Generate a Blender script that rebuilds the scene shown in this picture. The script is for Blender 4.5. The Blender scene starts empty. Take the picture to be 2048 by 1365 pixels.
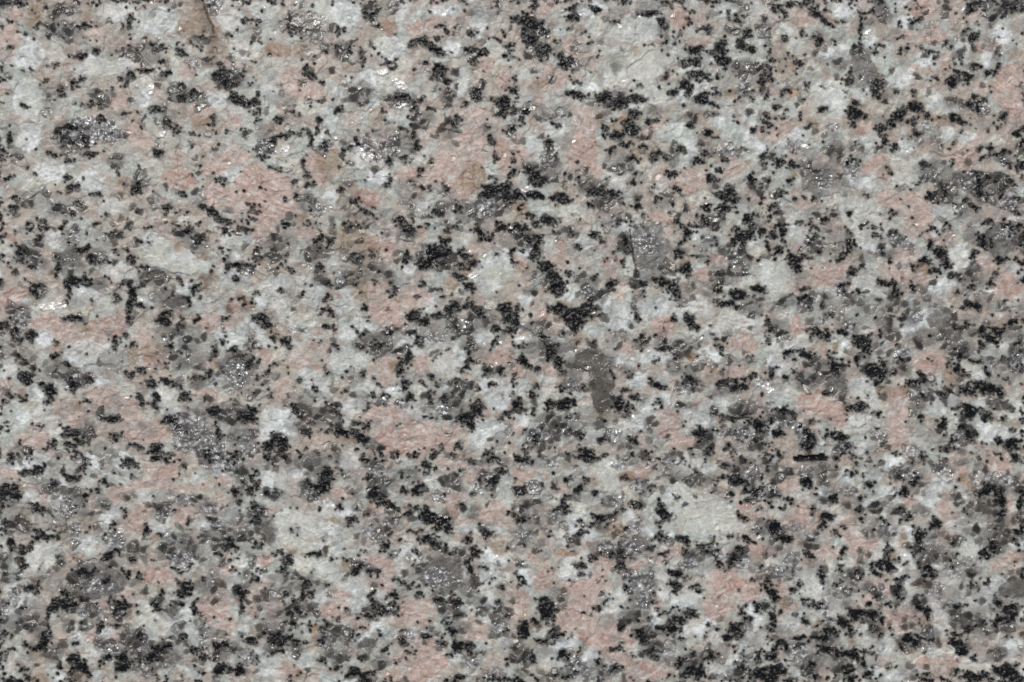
# A granite slab seen from straight above, in hard sunlight.  Lengths: 2048 units across the photograph = 0.12 m.
import bpy, math, random
import numpy as np
from mathutils import Vector

S = 0.12 / 2048.0                       # metres per unit
CX, CY = 1024.0, 682.5
scene = bpy.context.scene

# ---------------------------------------------------------------- camera, sky, sun, exposure
cam_data = bpy.data.cameras.new('camera')
cam = bpy.data.objects.new('camera', cam_data)
scene.collection.objects.link(cam)
cam_data.lens = 50.0
cam_data.sensor_width = 36.0
cam_data.clip_start = 0.005
cam_data.clip_end = 50.0
cam.location = (0.0, 0.0, 0.12 * 50.0 / 36.0)
scene.camera = cam

SUN_EL, SUN_AZ = math.radians(56), math.radians(112)      # azimuth counter-clockwise from +X (right of the picture)
world = bpy.data.worlds.new("World")
scene.world = world
world.use_nodes = True
wn = world.node_tree
sky = wn.nodes.new('ShaderNodeTexSky')
sky.sky_type = 'NISHITA'
sky.sun_disc = False
sky.sun_elevation = SUN_EL
sky.sun_rotation = math.pi / 2 - SUN_AZ
bg = wn.nodes['Background']
bg.inputs['Strength'].default_value = 0.06
wn.links.new(sky.outputs['Color'], bg.inputs['Color'])

sun_data = bpy.data.lights.new('sun', 'SUN')
sun_data.energy = 3.0
sun_data.angle = math.radians(0.55)
sun_data.color = (1.0, 0.975, 0.93)
sun = bpy.data.objects.new('sun', sun_data)
sun.location = (0, 0.3, 0.5)
d = Vector((math.cos(SUN_EL) * math.cos(SUN_AZ), math.cos(SUN_EL) * math.sin(SUN_AZ), math.sin(SUN_EL)))
sun.rotation_euler = d.to_track_quat('Z', 'Y').to_euler()
scene.collection.objects.link(sun)

scene.view_settings.view_transform = 'Standard'
scene.view_settings.look = 'None'
scene.view_settings.exposure = 0.0
scene.view_settings.gamma = 1.0
scene.view_settings.use_curve_mapping = False

# Where the crystals lie on the slab, read off in 12 fields of 512 x 455 units; positions and half-axes at three times
# that scale: x y half_width [half_height [turn]].  B biotite, D dark smoky quartz, Q grey quartz, P pink feldspar,
# W white feldspar, C cream feldspar, T rust stain, G glassy sparkling quartz, S mirror-bright cleavage flake
FIELDS = {
(0,0): dict(
B="50 20 50 33 -15,120 15 33 28,300 50 24 24,225 150 35 18 -30,50 285 24 26,515 150 18 24,575 145 22 12,785 135 20 24,745 155 10,580 300 35 16 -20,480 335 50 22 -20,20 425 25 18,340 395 13,500 480 30 18 -20,440 495 22 18,275 500 25 20 30,890 425 62 16,985 465 32 20 30,785 465 35 25,760 500 30 18,985 300 28 28,915 285 30 20,880 270 13,975 370 20 16,1095 325 28 28,735 305 12,170 640 32 22 30,605 730 35 18 15,745 690 20 18,825 680 15 20,430 770 60 26 -10,350 790 38 28,400 835 52 30,500 835 38 30,340 945 32 30,415 985 25 25,540 930 62 26 10,955 915 48 34,1010 740 45 28,1060 785 40 20,870 750 14,940 660 20 14,1270 735 18 10 -30,1375 785 18 12,1155 815 26 14 20,1475 825 22 20,1100 580 30 28,1095 508 35 15,1160 560 28 24,1310 400 20 18,1330 460 50 40,1370 520 50 30,1440 610 58 38,1510 600 40 35,1470 400 14,1500 130 50 13 10,1195 265 22 13,1375 215 9,1430 170 9,1330 1075 28 22,1165 1050 13 25,825 1130 50 34,440 1120 55 26 -45,400 1065 25 20,580 1180 50 22,85 1260 45 20,430 1305 30 18,215 1050 12,40 1080 30 10,90 1185 40 14,1010 1240 30 24,1090 1150 28 18,1290 1290 64 30 35,1345 1325 40 24,1205 1235 33 30,470 1240 20 18,640 1290 16,545 640 35 13,455 620 16,375 545 18,590 1350 20 12,1190 205 8,120 150 9,150 195 22 12,205 435 8,60 830 22 50 10,1255 370 16 22,340 1240 10,700 1030 8 22",
D="400 65 90 42,370 175 130 60 5,340 110 50 30,450 815 140 95 10,410 225 45 35,850 1090 70 50,700 950 60 45 -30,560 570 45 35,600 620 40 30,1080 560 90 60,860 330 120 55 5,700 350 32 20,1370 470 110 75,110 910 40 35,340 1270 60 45",
Q="1180 370 80 50,480 240 60 40,70 790 60 60,230 1200 90 80,430 1260 70 60,640 800 100 70,280 640 60 60,980 640 60 40,1020 690 60 40,1200 240 60 40,300 560 60 50,1180 1180 60 50,110 1200 60 50,800 620 40 30,1500 200 50 45,680 690 40 30,50 470 45 40,950 1200 30 40",
G="520 790 120 80 10,660 790 90 60,1180 390 50 30,1300 30 50 60",
P="60 210 75 90,110 90 60 45,45 340 60 45,30 560 40 30,1110 430 70 45,970 590 60 35,1200 670 80 60,820 780 70 85 20,860 840 70 40,1070 945 60 38,1400 950 110 60 -20,1320 1000 110 50 -20,1200 880 70 50,1370 1190 150 80 20,1080 1080 130 70,740 1320 60 40,700 600 80 60,1390 740 80 40,570 200 45 30,1480 1090 80 60,1420 390 50 30",
W="620 380 130 90,190 330 90 110,170 600 110 120,180 830 80 90,300 1040 110 60,540 1100 90 80,700 80 120 70,960 120 130 90,860 580 60 80,1390 100 90 110,1300 610 80 60,1400 1030 60 60,660 1240 90 60,760 400 60 60,480 420 60 40",
C="880 1010 90 60,1050 370 30 65,820 500 80 60,1420 290 80 50,340 340 60 50,1130 1330 70 40,1500 330 60 40,220 1110 100 60",
T="1200 130 60 130 20,1310 230 40 40,1240 760 90 60,520 60 30 60,210 130 60 40,1110 180 60 60,1250 380 60 40,740 1100 50 40,230 30 60 80",
S="965 808 34 18 -30,525 738 14 16,550 865 14 20,905 545 26 30"),
(1,0): dict(
B="650 70 16 38 -10,690 100 45 16 40,715 55 16,205 190 32 20 15,280 165 30 22,15 125 20 24,505 168 14 14,545 305 18 16,620 298 15 15,465 260 25 10,60 35 8,970 255 75 34 10,1000 240 35 22,1095 235 28 18,1080 300 75 34 20,1110 155 32 13 10,1150 185 26 20 50,1270 200 32 22,1303 178 8,1430 38 26 11 -25,1215 8 12,1290 290 60 24,1345 315 40 30,1325 370 25 22,1425 235 36 14,760 385 42 16,820 410 22 16,840 362 20 8,1100 430 40 45 40,1130 480 32 38,1055 470 28 20,1015 390 30 20,1260 630 27 30,1410 585 20 20,1330 560 32 40,1490 630 45 70,1465 700 22 24,1500 600 38 40,985 600 40 24 -20,890 575 70 18 5,960 650 50 12 -40,1025 660 20 14,760 690 14 45 -15,775 738 22 14,1210 742 38 14 -10,290 410 20 24 -30,350 455 42 16 20,400 495 28 20 40,480 670 26 22,140 740 36 22,365 740 22 24,345 790 12 40,175 828 95 13 -3,335 830 20 30,280 795 14 12,425 805 28 12 35,580 310 8,620 350 16 20,510 940 15 60 5,280 1000 12 40,300 1060 12 30 -20,90 1000 40 14 30,30 940 30 14 25,410 865 24 24,600 860 12 45,570 890 20 20,790 965 24 42,895 960 30 24,960 880 22 50,935 800 12 30,880 780 50 9 40,990 1018 20 28,1385 760 14 20,1400 845 18 30,1430 850 16 12,1430 935 14 28,1420 1058 11 16,1160 1120 25 20,505 1145 24 18,790 1090 10 34,770 1125 30 14,990 1135 30 8,605 1025 15 8,650 1085 14 14,590 1085 10,225 1105 22 20,310 1120 20 30 -30,1450 1140 100 45,1400 1180 80 30,1510 1190 40 40,1215 1250 35 14 30,640 1275 30 16 20,700 1290 20 14,1100 1270 35 22,1070 1310 42 10 30,845 1325 22 16 -25,330 1270 20 24,240 690 9,290 688 9,180 1355 14,250 1180 10 20,1035 960 14,1405 405 10,1190 1345 20,1510 260 20,1525 295 18,10 600 12 50,1050 1150 12,1440 1110 14,590 1230 22 22,180 1180 20 20",
D="290 130 110 60,690 75 50 40,490 300 60 65,620 560 90 70,1130 560 40 38,735 800 34 30,1140 640 25 30,1170 780 60 60,1330 560 50 50,830 580 70 30,900 860 80 60,1000 720 70 50,480 1082 18 18,320 1230 60 60,1110 1260 50 40,1330 1270 150 80,1420 1240 120 70",
Q="780 40 110 50,360 230 60 60,1230 150 40 35,580 840 80 60,640 600 70 50,550 520 40 40,150 600 90 60,540 1240 60 60,900 1120 90 50,850 930 40 40,640 1310 90 60,1400 790 60 60,1350 70 90 60,1180 450 60 50,820 810 60 40,1160 1180 60 60,780 1290 60 60,60 800 60 60,200 1340 60 30,940 1220 80 60,130 160 60 40",
G="740 900 140 60 5,1290 320 70 40,400 880 60 40,1370 1260 90 60,380 1280 50 50,60 880 60 50,860 620 70 30",
P="790 160 60 60,960 170 80 40,1060 140 60 40,260 530 90 70 20,190 460 70 50,250 480 100 80 30,370 560 100 60,60 1120 190 130 20,150 1230 130 110,60 1280 110 90,1290 870 110 110,1330 730 100 110 -60,1130 1010 110 100 -40,1310 970 100 90,1230 1130 90 90,1480 480 60 70,1480 930 80 110,930 1050 120 60,600 740 60 40,350 940 50 80,370 1040 50 90,660 1200 110 60,1020 1090 60 60,760 650 40 40,130 300 90 60,110 770 80 45,780 820 50 50,1380 390 60 60,580 680 50 30,280 440 60 60,930 460 60 40,1090 40 60 40",
W="540 70 100 90,60 60 90 60,1130 60 90 50,650 480 80 60,870 60 50 90,800 300 110 90,1220 480 60 80,1430 300 90 60,890 740 60 45,430 700 60 60,480 1190 90 60,80 560 90 50,540 500 40 60,740 1060 80 60,960 1250 70 40,850 680 60 60,830 1120 60 60,1170 300 60 50,700 640 60 60,620 950 60 60,70 650 60 40,1330 130 60 120,370 820 50 60,450 540 40 60,1420 1000 40 60",
C="720 270 90 60,800 480 120 60 20,330 630 90 60,140 900 80 60,220 990 60 60,1180 1060 40 40,870 390 70 60,1000 930 50 50,480 960 60 60,870 1020 60 40",
T="780 150 50 50,140 300 80 50,530 380 30 50,450 940 70 50,720 690 50 50,1330 1060 60 100,1150 780 60 60,640 1330 90 40,930 630 50 30,850 660 40 30,270 300 40 60,290 1310 40 30,1290 1090 70 60,490 290 40 60,80 780 60 30",
S="640 925 34 18 70,860 510 60 22 35,175 900 36 16 -20,480 830 12,760 440 34 20"),
(2,0): dict(
B="135 50 15 20,360 35 30 12,355 95 50 24 -10,490 60 40 24 20,425 190 30 13,470 245 7,275 268 18 16,850 85 65 24 5,730 155 9,900 150 25 40,1080 135 35 12 40,1160 180 38 20 15,1350 120 18 30 -30,1385 85 14,1310 95 16,410 500 16 12,365 460 10,130 150 50 40,190 200 36 30,100 240 60 50,180 300 70 40,60 130 50 30,290 350 28 28,320 380 50 40,345 680 13 11,400 570 60 26,545 580 50 36,560 545 30 20,650 610 55 50,740 590 60 26,640 640 35 24,730 680 42 38,690 735 30 35,570 780 26 40,720 790 55 40,640 820 60 30,600 900 30 24,700 885 40 20,800 885 30 18,865 890 10,1000 905 34 20,1100 290 55 32,1030 365 18 30 15,1090 360 50 36,1145 280 14,985 260 24 20,925 245 18,1240 300 42 50,1250 370 50 50,1200 330 30 30,1405 210 30 36,1390 270 45 40,1440 300 36 26,935 465 22 34 10,895 500 12,1040 510 50 40,1100 450 60 30,1170 490 36 22,1140 600 60 40 25,1200 640 40 20,1060 540 30 30,980 540 30 30,1355 605 15 15,1440 600 20 22,1500 500 26 36,1230 560 20,820 745 30 24,875 735 26 16,925 728 14 12,1060 770 42 20 20,1190 800 30 22,1450 780 26 28,1285 965 20 15,1225 1035 26 24,1170 920 36 26,1110 970 36 20,1140 990 30 14,840 970 22 18,875 935 36 22,905 960 24 30,725 965 30 20,970 1050 40 24,745 1050 22 14,750 1100 18 36,850 1135 18 18,240 740 38 10 15,215 870 30 32,160 1080 90 36,120 1040 60 30,140 1180 80 36,300 1190 50 36,60 1255 16 48,40 1170 50 30,500 1150 70 40,600 1160 60 22 20,680 1225 26 20,740 1240 20 30,890 1200 30 22,1000 1160 40 16 40,1240 1170 60 24 20,1300 1160 36 40,1330 1210 30 30,1210 1080 36 24,1430 1070 36 26,1440 1090 30 30,1170 1230 30 22,1280 1250 60 30,210 1320 50 34,120 1310 20 18,10 1190 25,935 1282 16 8,968 1330 22 18,1160 1310 26 30,1400 1310 24 36,1460 1285 50 10,360 1070 16 30 -30,520 340 8,610 130 18 10,480 1240 30 20,775 1310 14 22,650 1345 30 14,90 690 36 30,20 770 30 30,70 720 14,10 545 24 26,1010 15 14,1290 0 12,760 500 8,815 538 6,340 570 36 16,1350 710 8,1080 60 16,635 715 12,1500 940 20 30,1400 550 12,1270 1290 24 18",
D="600 350 30 30,130 160 60 60,120 425 42 30,200 310 80 50,860 660 60 36,900 170 32 60,1380 410 80 60,1210 80 40 30,1330 190 60 30,1060 730 40 24,1200 920 50 40,660 1000 80 60,230 1010 70 60,480 1120 80 60,930 1210 60 36,1380 560 60 30,1200 700 60 22,1460 1130 50 50,1060 1240 24 30,1230 1320 70 50,1440 1340 60 40,100 1010 60 40,1510 160 40 60,970 940 40 70,560 1220 60 60",
Q="600 110 60 60,680 30 40 40,860 30 110 50,1130 360 60 60,420 290 50 40,90 320 60 60,560 650 60 60,190 690 60 60,640 960 90 50,700 1170 70 50,1370 30 60 30,300 860 50 50,1150 850 60 50,640 550 50 40,450 380 40 40,1270 450 50 30,1430 470 80 50,1090 650 60 40,600 1310 90 60,1400 1220 60 50,430 1040 60 60,1500 700 40 60,880 330 30 30,300 640 50 40",
G="190 200 40 50,70 680 60 40,210 940 60 60,1300 900 60 50,340 400 60 40,1380 520 50 40,740 90 40 30",
P="1020 130 90 60,1110 120 60 50,1120 245 90 26,440 740 70 110,430 880 100 110,450 1000 100 80,360 950 60 110,190 480 70 40,220 420 50 60,370 290 70 70,40 900 60 120,1060 1090 80 80,1150 1080 60 60,1500 800 50 60,1320 1020 90 40,1290 960 90 40,900 1310 90 40,1490 1200 60 40,830 800 60 50,870 1040 60 50,210 30 50 50,280 490 60 50,1240 940 60 30,880 770 60 30,1290 1040 50 36,990 40 30 30",
W="760 130 140 70,750 200 170 60,640 480 110 60,800 440 120 60,660 340 80 90,450 50 110 50,1290 50 80 60,1440 70 90 60,1170 340 60 60,1290 720 80 70,1440 900 80 70,1340 800 80 60,1000 580 60 50,240 780 70 50,980 810 110 70,800 560 60 60,430 520 80 40,1160 545 110 40 15,1300 620 60 30,900 1140 60 60,1050 930 60 100,340 80 40 40,640 1060 90 40,220 1290 60 50,1000 960 50 30,860 560 50 90,480 150 50 60,590 750 40 40,1480 380 50 40,130 870 50 60,60 600 60 60,730 640 60 30,640 1130 60 60,850 1020 40 40,290 190 60 40,1000 430 60 30,1090 400 60 40,1440 720 60 60",
C="520 160 50 60,510 300 60 60,830 310 90 60,790 950 60 60,1140 1180 60 40,700 1190 60 60,100 430 60 60,740 1290 60 40,360 1280 90 60,910 570 40 50,400 770 40 30,560 1080 50 30",
T="730 300 40 30,650 200 40 14,160 520 50 30,670 710 40 20,540 700 40 40,1150 690 60 20,50 1250 50 60,780 930 70 50,620 770 50 30,1060 700 60 30,1310 550 30 40,130 720 30 40",
S="80 1145 38 20 -20,125 1125 16 12,832 1060 11 20,700 487 14 12,60 1250 18 14,310 60 30 5 -10,270 910 30 5 -50,75 1280 8"),
(3,0): dict(
B="50 60 40 30,130 30 34 30,90 100 26 24 30,235 30 30 24,300 70 60 26 35,340 110 36 20 40,370 160 30 24,400 130 12,355 50 24 14,610 80 24 18,670 20 34 28,465 145 16 18,200 190 14 26,95 240 24 30,300 250 20 30,405 255 14 14,545 160 8 70,545 290 20 22,655 310 30 18,670 265 20 14,885 110 42 20 -10,775 145 12,805 220 20 8 -20,835 300 18 16,930 300 8,800 290 12,990 310 50 20 20,990 355 18 22,1030 340 12 8,1220 230 40 36,1155 190 12 22,1075 270 18 14,1225 300 20 24,1160 370 26 16,1190 470 42 28 20,1100 510 40 40,1130 450 16 24,1240 390 34 20,1370 430 18 45 35,1330 440 30 24,1000 475 18 22,475 495 25 26,505 440 18 38,640 550 34 30,650 490 30 30,610 490 20 22,100 550 20 22,195 395 24 30,30 385 20 12,60 640 40 15 15,60 705 16 8,340 650 32 28,185 680 20 15,310 515 14 9,250 545 16 20,520 680 55 50,530 620 36 22,505 760 14 50,570 700 30 18,770 565 12 10,865 570 16 36,870 660 60 36,790 700 50 26 -30,740 740 24 20,960 700 40 24,850 740 18 14,680 790 26 40,700 860 24 40,655 912 20 14,760 890 32 14,930 670 20 18,1120 720 40 36,1160 750 30 26,1210 630 30 36,1260 660 26 38,1290 620 20 16,1250 590 24 18,1390 720 36 26,1365 770 20 20,1290 795 12,1320 900 44 28,1410 920 28 18,1445 1000 20 26,1270 955 16 9,1100 980 30 24,930 990 24 20,880 820 34 18,1130 855 8 16,1140 800 14 8,1350 940 60 16,520 965 30 18,525 870 14,70 970 36 34,160 1000 34 28,140 1110 16 24,75 1175 30 26,165 1195 20 16,30 1250 24 24,50 1290 30 22,260 1190 36 10,345 1315 30 24,400 1290 24 22,500 1290 20 26,205 1340 26 16,745 1300 24 20,965 1180 34 26,885 1095 22 20,1250 1130 28 50,1265 1180 26 30,1320 1340 42 24,1180 1210 24 22,1450 1090 26 26,1400 1160 10,1460 1190 16 10,1510 1000 40 26,1500 820 40 30,1500 870 40 14,1500 1290 22 24,1520 70 20 30,1460 50 40 24,1210 50 34 26,1260 30 26 20,1075 8 14,1265 155 8,595 1160 8,1240 1060 26 20,440 950 14,195 690 14,270 740 34 12 -40,150 350 30 12,1235 1250 30 20,1050 1160 20 50,730 1020 10,20 930 20 20,1180 150 10,20 460 8 30,0 560 14 20,1180 40 10,905 40 6,1180 917 7,1495 578 8,1400 605 6,1330 1090 36 12",
D="560 330 60 60,590 400 70 60,300 200 28 34,430 400 40 40,690 590 50 26,330 1060 140 70 10,300 1020 90 60,410 920 50 90,1000 1040 110 70,1060 1160 90 90,1150 1090 90 60,1230 1110 60 80,1350 1090 80 50,1360 350 40 36,1140 330 40 30,1380 60 90 70,1480 40 50 50,1050 60 30 30,790 1130 30 34,1390 960 60 36,1330 1160 60 60,1280 1190 60 50,1150 1280 50 60,1460 1230 60 50,690 70 60 60,1100 250 30 30,1110 610 40 36,590 140 60 26",
Q="900 150 60 40,490 880 60 40,250 920 60 60,960 820 90 60,1290 740 50 36,750 70 40 60,430 230 50 40,1250 430 60 50,1010 890 60 60,820 380 40 40,740 200 50 40,1470 940 60 60,1400 1260 60 60,1310 270 50 40,1220 1300 60 60,1340 110 60 60,330 380 40 40,720 560 40 40,450 1130 50 50,380 830 60 40,550 900 50 50,670 720 60 40,390 1270 60 50,1210 640 60 50,280 1270 60 50,540 1060 40 40,1480 750 40 40,930 1010 60 40",
G="500 1020 60 60,390 770 50 36,940 760 50 30,1280 650 50 50,340 1100 60 40,1180 1090 60 60,1390 970 40 30,1430 1210 60 60,150 890 60 30,990 1060 50 40,630 520 30 20",
P="920 50 90 70,990 210 100 60,1240 110 50 50,910 420 90 38,1010 470 30 26,1320 280 110 50 -10,1440 460 90 90,1400 560 70 80,1470 640 80 100,1490 740 60 60,1280 530 60 40,1060 360 60 50,240 660 80 70,180 720 60 60,210 120 60 50,570 780 50 60,80 780 80 60,20 830 50 50,740 830 60 50,1160 940 110 70,1240 850 60 60,1060 920 50 30,650 980 120 40 -20,690 1080 60 40,760 1200 90 80,880 1220 90 70,900 1310 110 60,960 870 40 30,590 1020 50 40,380 80 50 30,560 20 50 30,840 210 60 40,1490 400 60 40,300 760 50 20,1170 1000 60 40,240 1220 80 40,1500 480 50 70,970 30 60 60",
W="380 540 110 70,400 330 110 60,180 280 70 50,690 330 70 60,770 440 110 90,930 360 80 50,620 240 50 40,980 600 90 60,1080 660 60 50,560 560 60 40,610 850 110 60,830 870 60 50,1390 220 80 60,1060 810 50 50,1150 290 60 40,450 50 90 60,590 1110 130 60,560 1240 140 80,440 1180 50 60,330 870 60 40,80 880 60 60,720 270 50 40,1300 340 30 60,1020 1290 80 50,560 1330 140 40,1200 830 60 40,1460 1330 60 30,840 130 110 50,110 200 50 40,740 30 50 60,1080 990 40 50,180 830 60 50,1500 1150 50 60,420 660 60 60,360 610 60 40,770 480 60 60",
C="810 1000 90 60,420 500 70 60,940 590 60 60,270 410 60 40,760 940 60 40,390 1200 60 40,120 1320 60 40,780 1080 80 50,1050 680 40 40,610 700 40 30,1350 840 60 40",
T="160 560 60 30,120 400 60 20,580 1160 60 30,510 1170 40 40,160 1050 30 40,940 220 14 70 40,380 130 60 30,600 700 40 30,900 660 40 90,280 720 40 40,1480 320 60 14,730 1015 20 14,1050 720 60 40,540 790 30 20",
S="395 765 18 18,620 490 14 10,600 195 30 12 -30,225 880 26 12,1130 460 8 14,1270 1135 9,770 955 30 10,1180 45 24 8 -40"),
(0,1): dict(
B="105 130 22 34,120 180 36 40,250 20 22 20,220 80 36 22,60 230 16 14,195 245 40 14 20,90 250 16 24,500 140 60 24,540 200 26 40,340 250 24 60 15,440 330 80 32,520 310 36 30,400 370 24 36,200 350 60 20 -15,205 390 28 24,635 300 16 12,640 200 16 20,700 40 40 16 15,690 150 24 10,530 60 14 14,830 80 20 14,770 130 22 20,790 200 24 26,835 188 18 16,905 5 20 12,1040 30 20 16,1350 20 30 24,1480 20 34 14 20,1120 40 34 30,1220 55 34 34,1385 115 18 10,1350 125 16 8,1365 160 14 16,1365 240 26 44,1440 240 30 26,1490 220 40 16,1425 320 20 20,1075 300 26 14 40,1165 340 20 24,1170 380 26 26,1130 440 34 30 30,800 340 36 30,800 420 24 90,780 480 30 50,760 550 20 40,830 370 24 20,840 470 50 20,750 330 12,695 425 30 24,440 530 52 26 15,385 440 16 14,965 570 65 26 10,985 530 40 24,1085 585 30 26,1095 545 24 20,1205 550 28 14,1460 440 24 8,1468 455 14 10,1385 440 6,1368 550 7,1325 543 10 6,1230 435 6,735 660 14 13,85 620 22 30,180 665 40 36,130 680 26 16,20 580 30 20,685 690 20 28 -30,800 720 34 14,320 780 40 22 15,400 835 34 18 30,350 700 20 18,105 800 22 20,150 890 50 34,50 1010 50 26,30 1060 30 14,300 980 55 40,290 1030 26 20,440 940 44 30 30,530 910 36 32,520 1055 34 18,130 1020 22 12,845 870 50 15 5,790 890 30 22,910 950 34 34,930 1010 24 36,980 830 18 14,1010 710 44 26,1060 740 22 18,1015 940 55 26 20,1180 905 50 16 5,1240 880 40 26 -40,1100 995 40 34,825 1040 26 44,905 1060 18 18,930 1080 30 16,1390 740 34 26,1430 780 30 18,1270 740 14 34,1260 780 14 18,1480 840 22 60 20,1530 540 14 20,1345 685 16 12,1215 1030 18 18,1290 1110 60 50 30,1300 1240 20 60,1020 1160 40 30,1070 1190 28 24,440 1240 60 36,470 1290 30 30,420 1320 44 30,310 1310 30 24,230 1200 18 10,660 1160 60 22,930 1330 55 42,800 1310 38 14 30,690 1270 24 18,700 1240 30 16,180 850 20 30,1480 1150 70 40 10,1520 1100 40 40,410 1200 26 18,45 1155 12 5,350 170 20 16,860 240 20 10,570 230 10,560 438 8,1255 600 12,1200 385 18 18,1135 20 30 10,1240 20 10,1380 1270 22 12,110 20 8,940 820 8,730 870 10,1220 430 10",
D="180 160 90 70,440 180 60 60,420 240 90 60,590 190 60 50,720 40 50 40,940 290 100 55,1000 420 80 50 10,600 340 60 40,250 200 40 36,480 550 60 30,1230 290 40 30,1070 820 50 50,1170 820 60 40,1200 940 60 30,380 870 90 50,500 900 70 50,1130 60 80 60,1200 110 80 40 20,630 1150 70 36,1060 1160 80 50,530 1250 40 40,530 1190 30 24,845 1190 18,1000 1130 30 40,1120 700 60 60,1400 1120 110 80,1390 820 90 60,110 500 80 60,330 860 60 40,1440 1230 60 60,1040 620 80 40,120 1330 60 30",
Q="40 740 80 80,300 850 60 70,420 60 70 60,680 790 110 60,640 840 80 50,950 640 60 60,1120 620 90 50,1300 900 110 50,1450 910 100 90,1190 1090 110 90,1170 1230 130 110,1450 1310 90 70,640 100 40 40,880 200 40 30,1500 680 30 110,90 640 60 90,270 920 60 50,600 1330 60 50,1220 750 80 60,1200 720 50 60,700 1050 40 40,1000 760 60 50,1480 340 50 30,140 790 60 60,440 440 60 30,580 40 60 40,1240 1060 60 40,880 1230 60 30,1170 680 90 60",
G="1140 1240 120 130,1080 1170 60 50,1240 1310 130 60,1410 900 70 90,1480 250 60 50,1060 1140 60 30,430 70 40 40,110 560 60 60,1480 1310 50 60,440 930 40 40",
P="80 390 90 60,60 450 80 50,20 500 40 40,340 560 140 50 5,620 590 130 60,430 660 150 40,640 1010 110 70,580 1060 100 50,740 1060 90 50,450 1150 90 50 -20,210 1240 110 60 -30,840 1250 120 50,960 1240 90 40,1390 490 60 60,1440 430 50 60,1310 590 90 50,1260 570 80 50,60 70 50 60,20 280 40 60,240 580 90 50,330 730 50 40,1500 470 50 30,800 590 50 30,930 790 90 60,890 740 80 50,1210 1000 100 40,950 1170 80 40,200 1290 80 50,840 680 60 50,1510 30 60 40,630 640 90 60,710 590 60 60,370 620 90 60,760 1150 90 40,30 950 60 40,1220 550 60 30,1250 810 50 40",
W="960 170 130 60,930 100 90 60,1170 190 100 70,1120 250 80 50,730 260 120 60,520 390 110 50,500 730 120 60,540 800 110 60,420 790 60 40,130 1100 130 60,90 1170 110 70,310 1190 110 70,1420 70 110 50,1440 650 110 60,1420 700 80 40,960 1000 90 70,1020 1080 70 50,640 730 80 50,30 850 60 50,1320 320 60 70,280 650 70 60,640 230 60 60,1120 370 80 60,1180 450 110 70,1290 900 60 50,230 230 40 60,1490 590 60 50,30 1260 60 60,1390 280 60 40,320 60 60 60,200 130 60 60,340 1260 60 40,850 450 60 40,1330 640 90 40,60 790 40 30,1110 660 60 26,220 970 80 50,1400 170 60 40,1220 470 60 60,590 920 60 40",
C="930 170 90 50,1140 240 70 40,320 480 110 36,1240 1180 0,720 280 60 40,820 830 60 40,1300 370 60 40,770 990 60 50,180 1060 80 50,30 110 60 60,380 260 30 30,200 480 60 30,300 340 30 70,1020 1010 50 60,1500 390 60 40,1230 680 40 60",
T="310 290 30 60,1500 470 40 40,690 420 40 40,1250 320 60 60,190 400 30 30,1180 920 60 30,340 720 40 30,920 740 60 50,1230 170 60 30,1280 780 40 60,500 600 50 30,800 780 40 60,1090 130 50 40,460 1070 50 30",
S="320 472 100 22 -8,840 432 26 14 30,590 968 6 10,1520 1315 10,655 855 14 5,1045 1140 22 9"),
(1,1): dict(
B="35 540 34 40,65 600 44 26 25,165 160 12 14,215 265 18 20,170 220 12 12,370 70 24 30,440 80 26 34,390 130 20 20,380 250 40 30 20,440 340 30 36,440 435 24 24,440 510 16 26,390 490 26 12,495 535 11 10,615 540 7,595 615 18 12 30,430 600 36 22,180 700 36 24,110 680 14 34,460 715 18 30,480 745 14 24,375 712 18 8,620 705 34 24,720 160 18 18,648 95 10 12,670 480 24 40 -30,690 540 16 20,925 30 30 30,1130 90 30 40,1060 170 60 60,1000 230 60 40,910 190 30 36,1130 170 40 40,1240 160 50 34,1300 210 40 30,1210 280 50 24 15,1280 350 32 40,990 330 26 22,1110 370 20 14,1130 430 24 18,965 412 26 10 -20,930 540 60 40,1000 560 40 40,1110 530 36 24,1180 500 60 30,1290 480 40 50,1340 520 40 30,1200 600 30 26,1190 670 22 22,980 695 36 24,785 640 40 26,740 700 60 20,860 620 20 12,1150 740 20 18,1285 780 22 26,1280 825 26 24,1425 690 30 16 -25,900 790 34 50 15,870 850 34 44,895 945 36 34,880 980 30 20,1000 950 24 24,1060 895 30 26,1085 950 18 12,1185 935 26 12 -15,1135 1020 40 16,930 1030 26 34 -30,765 1000 20 16,825 950 10,710 890 9,770 1050 16 14,700 1010 18 14,270 920 20 18,370 975 18 14,235 1085 32 30,555 990 20 12,500 900 10,105 1015 10 14,60 850 12 20,1320 1090 36 50 20,1260 1150 75 40,1280 1200 30 24,1060 1150 26 22,1400 850 28 36 -40,1430 955 18 16,1490 870 18 20,1380 890 18 22,1240 860 30 10,520 1240 60 36,600 1230 50 40,640 1260 50 50,430 1230 46 16 15,610 1170 24 14,650 1190 20 14,510 1140 24 22,300 1240 34 36,130 1280 60 40 30,170 1330 40 40,90 1310 40 24,495 1350 16 12,1330 40 40 36,1480 20 60 20,1390 60 20 14,1500 520 40 60,1440 600 40 30,1510 620 40 30,1480 480 60 30,290 400 9 14,600 190 30 14,630 265 26 10,810 380 18 22,800 430 20 14,1045 1010 14 30 15,1470 150 26 10,720 328 10,610 335 14,1440 160 12,1215 1300 18 14,1135 1330 12,505 1080 20,1100 770 14,180 850 6,350 912 8,1360 1130 8,660 1080 10,1500 1110 36 20,1490 1030 10,1450 1140 18 14,360 1160 16 12,620 880 12 26,190 80 16,170 390 24 9,850 1180 8,730 950 8,720 780 24 9,1080 785 6,100 820 8,1290 730 14 40,1110 230 30 20,1230 220 40 20,950 640 30 20,640 640 20",
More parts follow.
